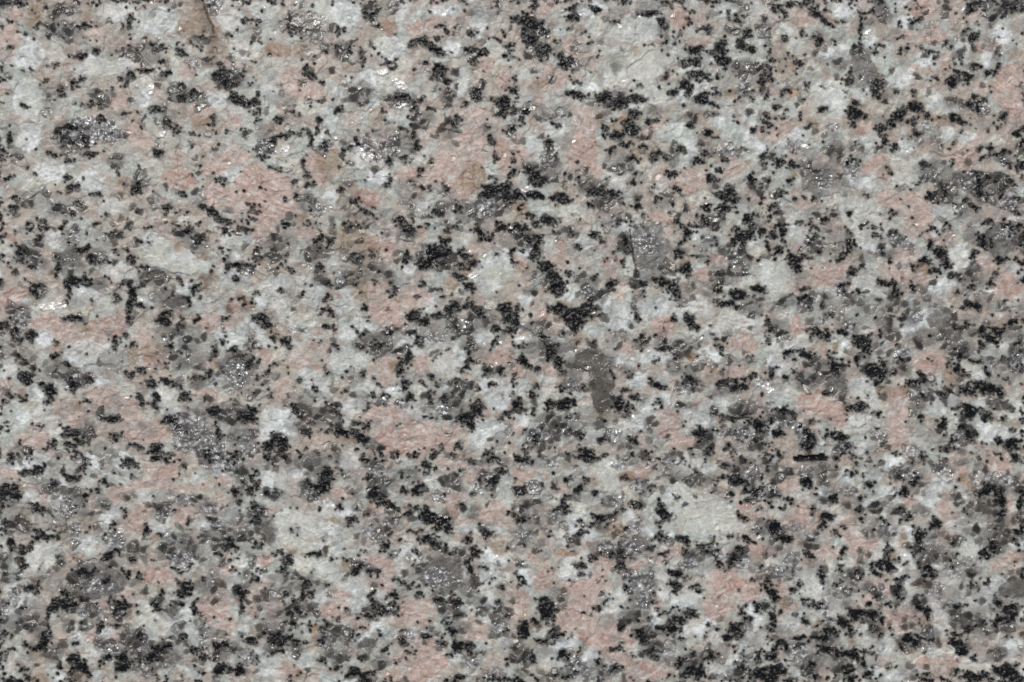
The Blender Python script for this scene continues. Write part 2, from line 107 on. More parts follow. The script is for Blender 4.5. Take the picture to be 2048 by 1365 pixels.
D="340 150 60 50,740 230 60 40,790 280 50 60,380 320 60 50,520 330 50 50,650 300 60 50,910 40 70 40,690 660 90 40,760 720 90 40,1180 570 60 60,1210 610 40 50,1280 700 60 40,430 870 40 40,620 890 30 40,370 1130 100 60,280 1080 60 40,460 1070 60 36,870 760 60 30,1180 1060 100 80,100 180 70 34,1080 200 110 70,1300 600 60 60,1080 900 40 36,1220 980 90 40,450 1150 90 50,280 1220 60 40,110 90 60 40,700 1300 60 30,640 210 30 70,1340 560 60 60",
Q="200 90 60 60,40 120 50 40,560 280 50 60,670 290 60 50,230 420 60 50,100 540 40 50,590 920 60 40,740 760 60 40,1400 540 50 30,1050 590 90 60,1130 640 60 50,1000 620 60 50,940 900 50 50,340 190 110 60,830 650 60 60,1470 680 40 40,1350 750 40 36,1200 1080 60 40,20 900 60 50,1030 1060 60 50,640 1030 60 50,1460 1260 40 60,280 1020 90 40,60 980 60 60,1320 500 60 40,1500 90 40 40,730 20 90 30,560 560 30 30,560 160 50 60,830 330 60 40,1180 240 60 50,1270 960 60 50,220 1180 60 60",
G="510 310 40 40,90 245 24 24,260 620 70 40,720 1030 60 30,880 1060 60 30,460 1060 40 24,540 1240 50 30,1060 650 60 40,1370 50 50 30,1040 150 60 60,1120 1080 60 50,1240 600 50 40,1500 1200 30 70",
P="50 40 70 60,310 40 70 40,810 140 60 60,800 180 60 40,700 380 60 50,760 500 100 80 20,820 450 60 60,960 420 80 80 -10,1010 420 60 60,800 560 90 50,260 780 80 60 20,300 840 100 40,170 960 70 60,160 1010 60 40,40 780 60 40,840 1180 120 80 20,700 1110 100 50,820 1100 110 70,1010 1230 130 90 20,880 1250 120 90,780 1260 90 60,1100 1290 90 80,1460 780 80 60,1000 820 80 50,800 810 90 60,790 900 60 60,380 630 60 40,500 620 60 30,1280 900 40 40,370 1300 60 40,1180 1200 60 40,750 1340 110 30,900 1180 70 60,940 1330 120 60,1200 1350 60 30,1290 120 60 40,1400 780 50 50,350 740 60 60,1000 20 50 40,20 240 30 30,730 90 80 60,1490 730 50 60,750 330 60 30",
W="110 340 100 60,100 430 110 60,340 420 80 60,560 480 110 50,270 600 80 60,530 790 110 80,500 850 60 60,1180 800 100 100,1440 230 120 110,1400 330 80 80,1200 120 60 60,930 240 40 50,850 330 60 36,1350 650 80 50,640 970 60 60,310 870 60 60,60 700 40 50,380 920 90 60,1380 970 60 60,1440 1040 80 60,1340 1230 80 90,1200 860 60 40,970 980 50 40,990 1060 50 50,140 1130 110 60,90 1170 80 60,200 1220 60 60,1420 1180 60 60,1050 470 40 50,600 1080 60 60,540 640 60 60,850 980 80 30,980 740 60 24,1240 70 60 40,1150 960 60 36,450 210 60 60,240 220 90 40,480 130 60 90,700 960 60 40,20 660 40 60,560 400 50 50,60 1240 60 40,170 330 60 40,1340 280 60 40,550 1160 40 40,620 590 90 40,290 310 60 30,1490 950 60 50,860 710 70 20",
C="200 490 80 60,540 180 50 60,1440 280 80 70,250 540 60 60,820 1020 60 30,620 230 40 80,130 740 60 60,50 350 50 40,730 60 60 40,310 580 40 60,480 940 60 40,520 60 60 60,1330 1000 50 24,980 1000 60 60,1170 360 60 60,1430 450 60 16 -30",
T="570 90 60 120,690 150 50 90,260 220 40 30,170 390 36 16,1160 210 36 50,1150 50 30 40,500 90 40 90,120 660 40 40,860 625 30 16,640 440 40 40,1240 860 40 14,1250 240 50 60,60 200 60 24,830 830 30 30,1440 420 60 24,1180 330 50 50,640 310 40 60,560 1290 80 24,1270 170 60 30",
S="85 245 14 12,1300 285 34 16 -20,1285 140 12 10,165 998 8,875 975 10 14,70 360 30 12"),
(2,1): dict(
B="190 230 60 40,240 290 50 50,270 350 70 60,160 130 34 60,480 45 40 36,465 140 16 20,670 95 32 36,600 345 34 36,920 345 60 34 20,970 385 50 26 40,800 370 24 22,795 410 16 14,440 500 70 50,360 510 70 60,400 570 60 50,300 480 60 40,480 470 30 50,540 530 20 16,410 600 40 26,1050 30 36 36,1000 150 40 24,1040 250 50 36,1190 210 18 18,680 155 30 16,620 150 20 10,670 208 12,1400 40 60 40,1400 110 34 36,1500 10 40 24,1340 90 36 26,1480 365 45 40,1250 385 44 24,1370 420 60 40,1300 470 60 30 10,1360 500 20 30,1240 440 30 12,1060 560 36 50 -20,980 560 30 14 30,1080 600 30 24,740 530 18 22,920 690 12 70,915 735 40 26,850 650 26 14,775 640 20 34,790 680 16 30,1220 670 22 22,1265 720 26 36,1240 700 20 20,855 800 22 14 -20,795 728 12,735 690 22 24,200 665 34 14 -15,495 695 20 16,240 760 50 40 -30,290 820 40 44,60 800 26 40,90 840 50 24 40,160 870 40 20 20,50 700 40 10,30 560 30 60,30 490 34 10,240 720 40 20,450 960 26 16,290 970 30 14,160 965 26 16,125 1010 20 34 -20,310 1060 80 50,220 1075 40 36,350 1050 36 40,640 1075 50 40,740 1030 60 20,700 1095 30 24,700 968 30 22,600 878 12,870 1060 20 26,880 950 55 24 25,850 935 20 14,1080 920 50 30,1330 910 30 20,1380 920 24 20,1350 970 50 28,1250 950 14 20,1410 900 30 12,410 1260 40 24,540 1280 36 30,730 1295 30 24,770 1250 12,1130 1250 38 40 20,1205 1220 12 22,1320 1150 70 14 10,1420 1140 40 14 -10,1480 1190 40 38,1270 1160 18 14,1500 1230 30 24,1460 1300 20 16,940 1270 14 12,1020 1190 10,60 1120 26 16,110 1100 14,20 1070 36 40,90 1230 18 18,160 1290 20 26,440 1340 60 22,350 1230 24 14,280 1330 7,100 1330 14,310 880 18 16,210 800 20 18,130 180 30 30,380 130 16 18,340 40 16 20,500 290 20,350 265 18 14,220 480 20 24,60 10 70 20,140 60 60 26,820 65 10,1240 80 12 14,1140 60 10,550 200 10 12,50 125 18 8,410 690 18,1160 600 9,1128 688 6,1260 880 14,1290 1340 14,1380 290 14,1060 300 20 20,470 850 9,545 95 12,310 620 26 20,360 1120 20,715 890 10,760 820 10,1190 650 10,1380 60 60 50,1290 265 20,1075 170 30 14,650 1040 30,1020 80 20,1230 300 20,1130 740 10,1005 790 30 7 40",
D="880 240 110 60,820 300 100 40,1240 290 70 60,1310 300 60 50,660 90 50 50,1200 80 60 40,100 380 50 36,460 320 70 50,150 600 90 50,250 720 110 50,110 720 60 40,520 760 40 50,560 810 70 60,430 820 90 60,370 900 60 50,550 930 70 110,560 1040 60 60,1440 490 60 60,970 850 60 50,1010 740 70 70,820 1190 40 40,1090 870 60 60,190 1150 50 40,160 1270 70 60,530 1180 60 40,1380 1100 70 60,1280 640 40 40,1200 1110 34 34,1370 1230 60 50,730 340 60 40,500 410 80 50,890 690 40 50,1290 130 60 40,1410 200 40 60,690 860 50 30,1250 980 60 50,300 1210 110 60,1060 1060 40 30,1170 1290 60 50,1340 190 60 30,80 60 80 40,1490 1290 50 60",
Q="810 110 110 100,300 30 110 50,50 80 60 40,1410 200 50 60,1150 150 60 60,130 260 40 50,1180 380 60 60,600 720 50 50,190 780 60 50,620 950 50 50,1210 1000 50 50,1420 800 50 40,1080 700 50 50,270 680 60 60,800 700 40 40,680 1310 80 50,860 1290 60 50,40 570 50 40,1030 400 60 50,340 640 40 40,230 1310 70 40,560 500 60 40,1450 1060 60 60,1380 1330 80 30,870 920 60 30,1280 830 60 50,480 970 40 50,360 1280 50 50,120 990 50 50,650 660 60 30,440 1130 60 60,1150 950 60 50,580 1100 60 60,620 30 60 50,1100 360 60 40,1130 830 60 40",
G="800 100 90 70,170 1240 70 60,1340 190 40 50,1010 960 60 40,360 1140 50 30,1180 70 40 30,460 390 50 40,1380 1250 60 50,360 940 50 40,1260 1230 50 40,600 1250 60 50,140 320 50 40,1480 940 60 30,1400 240 30 30,40 20 60 30",
P="70 330 50 60,250 190 60 60,300 200 50 60,270 110 60 60,590 200 70 50,660 390 50 50,690 350 60 40,900 30 50 60,1150 290 60 60,1100 300 50 50,900 560 80 60,940 600 60 60,670 730 60 40,920 1130 90 60,930 1210 80 60,1000 1290 80 50,800 1310 60 40,1500 1040 60 60,1350 850 90 40,340 1320 60 40,40 1210 50 60,1370 680 80 60,1420 760 60 50,890 640 60 40,30 860 30 80,1060 380 70 40,1230 190 70 50,1330 230 60 40,520 110 30 40,1060 1300 80 40,40 190 60 60,1440 730 60 50,180 530 60 50,740 1260 50 30,230 890 50 40,1110 1060 60 50,1340 700 60 50,1100 590 40 40",
W="980 300 60 60,650 590 90 60,500 620 70 60,700 460 60 60,890 450 130 60,830 500 90 60,990 490 80 50,1490 90 50 70,380 380 60 50,420 100 60 70,820 770 80 50,1180 770 80 60,1120 1130 110 80,1230 1080 80 50,1440 1240 60 60,70 140 60 50,930 790 60 26,80 440 60 40,560 470 60 40,1320 580 100 60,1440 580 80 60,250 110 60 60,160 300 50 50,750 270 110 36,850 250 60 30,1280 500 60 60,620 520 80 60,270 670 60 40,700 560 60 60,640 30 80 60,1230 600 100 40,900 1040 60 60,1090 40 50 50,60 640 60 50,760 920 60 60,680 810 60 50,440 640 60 26,840 1110 60 60,740 1160 90 50,60 1160 60 60,130 630 60 30,1150 500 80 40,1310 350 60 40,1450 610 60 40,1090 240 40 40,580 430 40 40,60 950 60 60,360 610 30 30,220 920 60 30,900 910 40 40,300 1270 40 40,420 990 60 40,560 560 60 40,1100 450 60 50",
C="240 1000 80 30 -10,380 1080 60 40,450 1100 60 30,990 310 50 50,670 410 90 70,520 60 60 40,870 370 60 36,1400 330 60 40,1190 950 40 40,400 640 60 30,1240 240 50 40,240 330 30 40,1480 170 60 60,680 1180 80 40,1160 990 50 40,80 520 60 40,1030 500 60 50,1350 1180 60 40",
T="1080 780 40 20,1090 590 24 24,120 70 40 60,300 490 50 60,230 620 20 30,400 650 50 30,80 640 40 20,540 1110 60 60,560 1010 50 90,80 250 50 20,780 430 40 20,1230 880 60 30,1000 260 40 20,430 970 60 30,490 540 50 40,1050 210 50 20,880 380 40 20",
S="1495 945 60 20 28,1180 60 22 10,290 390 10 8,1530 950 20 20,640 410 10,985 395 12 5,440 975 8"),
(3,1): dict(
B="60 130 44 40,20 50 30 30,90 40 30 40,270 60 18 22,465 20 30 22,500 120 38 32,480 150 26 22,160 190 50 44,240 190 40 14,170 240 30 26,430 195 22 14,500 280 40 26 -15,480 300 20 16,560 240 24 16,720 335 50 20 10,750 350 30 20,675 450 28 20,780 395 44 16,930 35 18 14,970 110 26 28,890 250 30 20,940 220 30 26,1030 170 50 40,1060 220 30 26,1010 270 50 16,1100 310 30 28,1150 330 20 16,860 340 30 26,1230 160 28 40,1290 100 40 36,1350 90 20 40,1390 190 50 26,1420 190 20 18,1500 210 34 14 15,1330 320 30 24,1350 270 30 10 -50,1510 335 34 18 15,1200 470 20 26,1260 480 36 32,1210 360 18 26,1470 570 36 22,1440 590 20 12,1380 610 50 40,1330 650 40 30,1290 700 30 28,1360 680 40 16,340 660 60 36,260 640 34 30,390 540 24 20,440 610 34 18,340 480 24 18,560 680 50 44,580 720 40 40,600 690 24 24,550 650 60 18,240 770 60 30,130 760 50 26,280 800 30 20,170 820 20 16,440 370 30 26,210 380 20 16,200 440 40 30,640 860 60 60,690 880 50 50,620 820 50 30,700 810 30 30,660 930 36 30,770 860 20 20,490 820 30 14,540 790 26 26,30 890 34 30,130 925 24 18,400 860 40 50,450 850 24 24,170 890 24 24,330 985 20 16,360 1010 40 18 20,100 1100 65 22,150 1110 40 30,120 1080 40 14,500 1080 34 20,570 1090 34 26,560 1120 20 16,665 1105 24 14,930 890 30 30,880 940 50 26,950 920 20 36,980 1010 20 12,1060 990 50 18,1160 790 30 30,1150 860 26 40,1090 850 16 36,1110 800 20 14,1260 810 40 20,1300 870 24 50,1280 960 60 40,1220 990 50 34,1330 990 60 30,1400 1000 30 40,1440 920 12,1160 1090 36 16,1220 1110 60 50,1320 1140 34 30,1260 1090 20 18,1410 1160 20 18,1180 1200 40 30,1220 1240 36 36,1250 1240 20 34,1045 1190 26 44,945 1140 20 18,350 1240 20 30,270 1170 30 20,440 1260 60 26 25,400 1240 26 34,230 1240 44 40,200 1190 30 30,250 1300 40 50,490 1330 34 26,75 1250 30 40,20 1310 12,10 1190 20 14,1480 1320 60 50,1400 1300 44 30,940 1340 14 18,1130 1330 30 20,1100 1270 34 30,700 1320 14 16,1050 1340 30 12,1300 1290 12,1290 630 30 30,520 370 18 20,560 385 50 9,800 300 10,640 20 8,660 45 8,770 540 26 12,810 590 14 8,660 640 14,1000 785 12,1010 965 10,610 1010 10,790 800 10,40 1055 8,1030 1320 8,300 1235 16,1160 610 30,1490 720 30 20,370 780 16,730 200 14,690 160 14,1480 1240 10,1190 880 8,1540 30 20 20,1500 0 20 30,1400 780 34 12,410 760 8,130 160 26,1200 600 30 16,20 600 10,1140 400 20 16",
D="1420 70 110 90,1380 130 60 40,760 60 40 36,290 140 40 40,720 160 40 40,120 240 36 30,500 430 40 36,350 420 40 36,100 440 60 50,80 600 60 50,1070 550 90 60 -10,1190 320 80 50,870 540 60 60,950 660 70 60,1080 640 90 60,1110 710 60 40,1200 740 60 50,720 610 60 60,760 450 60 60,740 390 60 30,930 940 80 40,940 1010 70 50,390 880 90 60,400 960 60 50,240 920 70 60,450 970 50 60,90 1160 90 50,240 1290 60 60,830 840 50 50,910 1080 60 40,1180 1110 50 50,1260 640 60 30,1500 740 50 60,460 1330 60 40,1210 1240 60 60,1500 830 40 60,1470 640 60 40,1210 60 50 50,480 60 40 60,200 460 50 60,670 120 30 60,850 1230 0,940 790 0,430 170 30 20,820 310 0,550 490 40 40,1380 1060 80 40,300 840 50 40,700 590 60 50",
Q="350 80 90 90,400 130 70 60,30 460 60 60,480 540 80 70,300 440 60 60,620 540 90 60,520 580 60 60,790 740 60 50,780 790 60 60,1190 650 60 50,1170 950 90 60,1290 330 60 60,990 450 60 60,620 470 80 60,690 530 60 60,290 560 60 60,350 910 50 60,820 830 60 60,1440 880 60 60,30 1130 60 60,900 1190 60 60,660 1230 60 50,1000 1240 60 60,1100 1310 80 50,1360 930 60 60,640 1320 60 50,170 130 60 40,1320 440 60 40,1370 460 60 40,880 690 60 50,1430 800 60 50,1230 560 60 40,1320 800 60 50,380 500 60 60,560 770 60 40,650 690 60 50,440 440 60 60,900 460 60 60,540 170 110 36,1200 280 80 40,1040 470 50 40,1480 500 60 60,180 300 60 40,900 360 60 30,1130 1030 60 50,50 980 60 50",
G="660 1250 60 50,800 740 50 40,1190 400 40 40,1320 840 60 50,1150 1270 60 60,900 550 40 40,490 580 40 40,790 80 50 40,110 1180 70 30,1420 40 60 50,200 1230 50 60,430 380 40 40,1500 800 40 60,870 1330 60 40,460 1340 50 30,330 570 40 30,80 670 60 30,900 1000 60 50,1240 260 40 20,490 100 40 30",
P="190 140 70 50,860 20 90 40,810 150 110 60,750 250 110 60,780 300 80 50,370 280 120 60 -35,340 340 100 40,150 350 70 60,180 600 60 80,140 660 60 40,430 230 110 40 -35,910 290 70 50,1020 70 50 50,960 50 60 50,980 810 100 80,940 790 80 50,1000 850 70 50,260 1030 90 60,330 1090 130 70,400 1140 90 50,250 980 60 40,800 1080 90 120,780 1020 80 60,820 1200 120 60,800 1290 90 40,860 1030 50 60,1440 330 70 110,1300 220 70 50,1450 530 70 50,1480 420 50 50,660 620 60 40,750 660 50 50,1240 1290 60 40,1160 1310 60 40,910 400 60 30,440 1090 60 40,350 780 40 60,900 220 60 40,1370 360 50 60,1520 600 30 40,270 250 50 50,1440 940 40 50,1480 160 30 20,1060 500 50 20,420 1180 60 40,230 850 50 40,1160 0 40 30,1190 900 40 50,270 1200 40 20,830 130 60 50,570 60 0",
W="40 230 80 60,40 320 80 70,190 40 60 60,600 60 90 70,620 120 80 60,1150 210 80 60,1050 340 90 50,1460 260 60 40,1490 300 50 60,580 330 90 60,540 300 60 40,930 540 90 70,440 680 80 60,430 740 70 60,60 830 80 70,580 960 110 60,560 1000 60 50,640 1060 80 60,1010 910 60 50,1060 1060 100 70,1040 1110 80 50,1390 1250 110 70,1310 1230 80 60,1470 1130 80 60,1480 1080 70 60,60 1030 80 60,80 700 80 60,430 400 60 50,550 410 40 40,570 380 60 40,640 1160 80 60,550 1180 90 60,1270 1060 60 40,1230 900 60 50,850 620 60 50,380 250 60 30,870 460 60 60,450 1220 60 30,1140 160 60 40,1130 1130 50 50,120 1060 50 60,330 1310 70 50,560 1290 90 60,190 700 60 60,1010 370 60 40,690 390 60 40,530 520 60 50,1000 40 60 40,980 550 60 60,830 640 60 40,1360 680 40 40,1440 720 60 40,980 1000 50 60,50 1220 40 50,700 30 50 60,340 380 60 30,950 260 0,140 560 60 60",
C="1140 200 60 50,1450 1140 90 60,1400 1080 80 40,1000 290 60 40,120 560 60 60,410 720 40 60,1210 850 60 40,1430 470 60 30,1180 90 60 50,260 240 60 40,820 930 60 30,60 160 60 30,560 60 60 50,1100 470 60 30,450 1200 70 40,950 1180 60 40,690 1090 20 60,1330 370 40 16,1070 1160 60 60,170 1000 60 30,600 600 60 40,1300 1030 60 30",
T="930 250 50 40,200 350 30 60,890 350 50 30,710 1000 60 60,1320 440 30 60,410 720 20 40,1110 890 60 30,560 160 90 20,980 1160 60 20,1460 1180 50 20,1380 600 60 40,1240 300 50 30,840 980 50 40,910 610 0,260 1290 40 16,1090 1330 60 20",
S="20 980 22 18,345 250 8 12,1320 378 34 9,1320 860 12 16,120 1200 8,200 460 10 14,870 1340 16 8,1400 50 10,770 1290 0,660 1275 8"),
(0,2): dict(
B="70 30 30 30,930 15 60 24,1000 40 20 30,770 50 50 24 15,800 128 20 11,610 160 34 26,630 170 30 24,710 105 12,1095 80 18 24,190 110 50 22 -35,230 80 40 18 -30,150 110 24 20,480 70 36 14 -10,430 130 50 30 25,310 180 34 34,60 200 70 34,90 240 50 34,20 240 30 50,210 330 40 24 15,260 345 24 14,5 380 12 20,70 530 34 34,60 560 20 20,215 500 36 26,300 480 40 20,240 460 70 20,330 440 26 14,680 420 18 18,630 480 22 20,760 375 10,760 337 10,130 650 24 18,40 460 30 18,540 710 60 22 -35,500 700 50 30,640 610 34 30,690 590 30 16,800 630 24 20,740 700 30 30,1290 605 34 26,1380 530 36 36,1340 560 30 24,870 450 20 36 20,1035 685 44 14 25,1110 800 34 40,1090 840 40 24,1070 780 20 20,1060 890 30 26,1400 705 30 12 20,1445 830 24 50 -10,1445 900 14 50,1190 950 20 16,1170 900 20 40,330 910 50 40,390 900 60 44,430 900 40 30,400 830 26 26,180 800 40 36 30,220 840 24 18,160 925 16 10,500 860 60 10,640 770 24 30 30,730 930 36 36,740 900 50 16,930 900 40 26 30,960 930 40 26,980 830 30 12,300 1030 14 40,300 960 20 30,200 1150 44 26,250 1150 40 34,440 1140 30 20,270 1100 20 24,440 1220 44 44,490 1280 60 50,430 1300 50 30,530 1310 30 30,360 1260 24 24,600 1050 26 36,660 1220 34 20,740 1220 30 44,750 1280 60 44,730 1290 40 30,830 1220 30 24,920 1220 44 40,960 1180 50 30,1000 1160 26 30,900 1240 30 20,1080 1090 40 22,1210 1210 34 24,1270 1225 20 10,1310 1290 50 40,1440 1300 44 34,1370 1310 30 18,1300 1150 40 24,1160 1160 36 16,1500 1100 40 24,1520 320 40 24,1500 220 40 30,1390 230 36 30,1520 160 20,1450 170 20 16,1430 290 16 26,1150 400 12 16,1200 150 0,600 90 14,1360 90 16,920 1015 8,60 880 14,130 1280 26 26,160 1340 30 30,60 1180 40 16,20 1080 26 20,1120 440 18 9,940 470 22 12,860 490 24 14,830 950 16,670 880 14,590 120 10,1370 640 24 14,1130 660 16,830 720 22 20,500 250 18 20,1410 600 10,470 1050 10 40,950 320 30 26,500 30 30 18,1210 1300 12,580 220 12,500 800 14,70 1100 10,1530 620 8,610 1250 10,1350 1150 26,850 1090 30 12,120 580 26,170 560 36 20,60 420 20 18,1275 375 6,765 505 6,1050 345 16 5,1210 760 20 12,690 1040 40 12",
D="520 680 100 60 -35,550 800 120 60,480 730 60 70,600 730 70 70,310 190 50 60,440 260 60 50,500 360 26 44,960 320 50 40,1450 130 60 60,1080 540 110 80,1000 560 60 50,1150 590 50 40,860 580 40 40,800 560 50 40,130 430 90 50,70 730 60 50,110 1000 90 60,230 1010 90 50,390 1020 40 40,500 1050 40 40,540 930 60 40,330 1180 60 50,800 1110 90 60,780 1090 60 40,1010 960 70 50,960 870 40 40,1270 770 60 60,1200 790 50 50,1350 1180 90 60,610 1140 50 40,1440 840 40 60,1300 500 90 60,1450 480 60 50,30 620 60 40,260 1080 60 40,820 1210 60 50,950 1010 0,1030 1220 60 60,1080 1030 50 30,210 1040 60 30,790 760 50 30,1180 260 50 30,620 290 50 40,370 640 30 60,730 950 60 60,970 1260 80 40",
Q="420 320 110 80,340 380 90 60,580 230 60 40,90 380 90 50,60 310 90 40,400 470 60 60,1330 370 110 60,1450 400 90 50,1380 470 80 40,1050 270 80 50,640 840 90 70,640 700 80 60,350 760 80 50,770 260 60 40,700 960 60 50,1050 1130 110 60,890 1160 60 60,600 460 60 50,20 720 50 60,1140 1230 80 60,1450 200 60 60,1470 70 60 50,150 340 60 50,260 730 40 80,560 970 60 40,670 500 60 60,1230 1080 60 50,40 1050 60 40,1300 680 50 30,750 600 60 40,1460 1130 60 60,210 930 90 50,300 800 50 40,520 1290 0,1280 60 90 60,1230 300 60 50,60 60 60 40,340 80 60 50,160 1230 60 50,650 60 60 50,1190 1010 50 50,1430 1230 50 60,230 180 50 60,1490 740 60 60,860 1290 60 40,620 20 60 30,1260 840 60 50,1350 770 50 30,720 1150 50 60,150 20 90 30,1480 590 50 60,550 370 60 40",
G="1300 40 110 50,690 510 60 60,560 780 80 60,410 320 60 60,450 480 40 60,980 480 40 30,1080 610 60 60,650 810 50 40,1380 60 60 40,1250 320 60 40,490 950 60 30,30 920 50 60,100 850 40 50,1300 420 60 40,660 1190 60 60,840 1280 60 50,1230 1070 30 40,620 970 50 40,1100 280 50 50,1480 1210 60 40,1080 660 60 30,470 30 40 30,980 360 40 40,870 1160 40 40",
P="1000 110 100 60,940 150 120 60,1080 200 90 40,1180 190 80 40,680 230 90 36 -20,710 240 60 60,590 330 60 30,850 330 70 60,820 440 60 60,1110 370 60 50,930 730 120 55 15,880 680 70 50,1010 770 70 30,1310 800 60 110,1250 900 90 90,1300 960 100 80,1340 1020 110 60,1340 1090 70 50,1280 880 120 60,1330 700 90 40 -15,720 850 80 50,640 920 60 40,60 120 90 36,1030 40 60 50,210 200 80 30,260 280 50 50,550 1100 90 50,380 1080 60 50,460 620 60 40,270 420 50 40,1270 340 50 50,370 530 20 50,1510 920 50 40,1500 840 50 30,1000 580 0,920 600 30 30,200 990 110 40,390 620 50 40,800 940 60 60,800 980 30 40,930 480 60 30,120 400 40 30,1340 160 60 40,830 180 90 40,670 1100 60 40,540 1180 40 40,780 380 60 60,900 80 60 50,1310 930 70 60",
W="280 600 130 80,230 640 100 60,560 520 110 50,500 560 70 40,940 990 130 90,860 930 70 70,1000 1040 80 60,160 880 60 50,110 1190 60 40,30 1280 60 90,730 770 70 50,1010 840 70 40,1160 1080 70 90,1180 1130 90 40,100 60 110 40,230 40 90 50,1110 930 60 80,60 960 60 60,40 550 30 40,330 1300 60 70,640 1080 60 40,550 30 90 50,180 280 60 50,1120 670 70 40,980 370 60 80,850 260 60 60,940 430 70 60,1250 470 50 80,330 270 60 60,500 1120 60 60,730 40 60 50,1430 760 50 60,560 1160 60 60,590 1320 40 40,1380 370 60 50,1440 1060 60 60,20 440 30 40,1190 130 60 50,1320 100 60 40,900 1100 60 50,680 340 60 60,190 600 70 60,490 960 60 60,420 1120 60 60,1000 1300 60 60,1160 1310 60 40,620 420 40 50,1450 640 60 40,80 800 50 50,1060 980 50 60,370 170 60 60,640 130 60 40,540 620 0",
C="370 500 30 50,870 970 80 60,970 1050 60 50,1350 660 60 24,130 1220 40 24,830 470 60 60,770 300 60 60,1180 230 50 30,1280 520 50 30,1130 1090 40 40,1340 740 40 60,830 1000 60 60,370 1220 60 30,1170 900 30 60,550 1130 60 50,1400 180 60 40,300 660 60 60,600 560 60 30",
T="140 380 40 50,860 1290 90 30,370 480 30 50,940 480 30 20,780 960 20 60,540 400 60 16,1160 780 14 70,700 100 30 16,690 930 40 16,250 1190 70 16,980 800 40 20,470 1340 60 20",
S="495 965 16 10,720 460 26 16,670 545 22 20,980 490 12,1460 740 0,1090 655 16 12,520 750 40 8 -25,500 568 10,1400 75 14,1340 90 10"),
(1,2): dict(
B="190 20 18 30 -25,20 190 26 30,75 230 32 30,120 220 24 20,410 180 50 60 -20,370 200 30 40,440 120 40 30,330 180 60 24,400 225 24 16,510 110 20 14,400 293 20 8,490 310 20 22 30,660 30 28 24,760 38 40 12 5,850 12 24 16,1010 60 30 34,1040 80 26 26,1020 110 26 14,950 200 50 36 -15,880 220 40 24,990 190 20 26,760 260 30 26,820 330 56 16 20,780 300 40 22,700 290 14 14,920 345 30 26,960 330 24 24,1030 360 60 44,1110 400 60 44,1150 430 40 36,1080 440 40 30,1180 470 24 14,1030 510 55 32,1070 540 40 24,975 570 22 20,945 460 34 14,990 455 22 10,785 555 28 28,825 603 16 11,880 520 20 12,965 643 12 10,600 400 34 16,560 385 20 20,570 430 14,810 475 14 12,1340 145 26 22,1440 150 40 36,1470 110 40 26,1400 30 30 20,1240 300 14 10,1380 470 40 36,1260 510 20 24,1310 600 36 44,1275 660 24 40,1280 700 28 36,990 842 22 18,1155 838 16 16,1455 812 20 18 20,1430 680 10,1380 715 6,1407 770 6,1345 683 6,555 640 18 24,600 700 60 24 -25,570 730 30 18,620 670 40 12,725 720 26 22,670 740 16 10,160 690 30 30,200 640 44 36,210 605 34 16,340 605 50 20 15,330 700 16,140 590 24 14,295 790 40 36 30,320 830 20 20,205 825 18 14,280 850 24 18,230 900 30 30,200 960 50 30,260 940 30 30,560 940 32 16 30,670 975 46 16 15,670 830 24 20,820 830 36 26,830 890 20 36,700 880 30 20,840 950 40 18,760 930 50 30,500 990 12,440 1030 20 10,1100 890 30 16,1200 885 44 26,1210 970 34 20,1150 1000 30 18,1190 1080 40 34,1270 1150 44 36,1220 1160 40 34,1290 1180 24 20,1155 1215 12 10,1185 1215 7,1360 1190 28 12,1030 1080 34 12 -15,890 1140 30 30,905 1210 16 22,880 1050 24 14,770 1180 40 14 -20,760 1090 18 14,600 1090 24 24,635 1225 20 16,400 1110 20 40,410 1230 26 22,490 1260 28 20 20,240 1110 50 14,170 1130 40 40,130 1100 40 36,160 1185 40 14,120 1190 40 12,210 1030 36 20,5 1120 16 14,5 960 12 16,5 1240 12,600 1310 60 30 20,570 1330 50 24,700 1310 34 18 -40,640 1330 50 26,1230 1330 50 26,1140 1355 40 14,1510 1350 26 20,295 1315 24 9,1460 890 24 10,1500 970 8,1315 965 8,1300 230 26 18,220 460 14,245 445 12,230 350 0,460 620 10,530 740 8,650 590 18 12,480 600 0,840 740 18 14,870 770 20 16,930 785 24 14,1350 430 5,1130 1135 20,1360 580 0,100 30 12 30,840 1250 6,970 1165 8,906 918 6,30 840 0,640 1040 12,600 1060 10,420 770 20 10,1140 570 20,330 1030 16,1100 620 0,1290 30 40 20,1080 90 20,880 130 14,690 150 24,1220 60 0,710 240 30 50 20,1160 870 20",
D="340 40 80 50,20 340 40 50,50 440 60 80,740 210 70 70 20,620 210 30 26,800 160 60 50,920 110 50 50,1080 20 24 18,1230 300 28 24,1310 350 40 50,1300 230 30 26,1210 195 50 24,1180 150 60 34,1390 120 60 40,1100 650 60 50,1200 690 50 50,1010 720 30 60,1240 800 40 40,1300 770 50 50,1190 970 60 60,1220 1040 60 40,1150 920 60 50,620 680 60 50,290 770 60 50,240 940 110 60,330 930 50 40,460 1080 100 50,500 1210 60 40,740 1250 60 50,380 90 60 50,700 60 60 40,1480 950 50 60,300 200 60 40,740 940 90 40,680 1130 36 36,250 1160 50 50,540 1070 50 40,130 1130 80 60,150 960 90 50,870 1110 40 40,820 400 60 50,1380 20 40 40,1470 40 40 40,1220 590 50 40,120 830 60 60,80 1050 60 50,1360 890 50 60,1150 380 60 60",
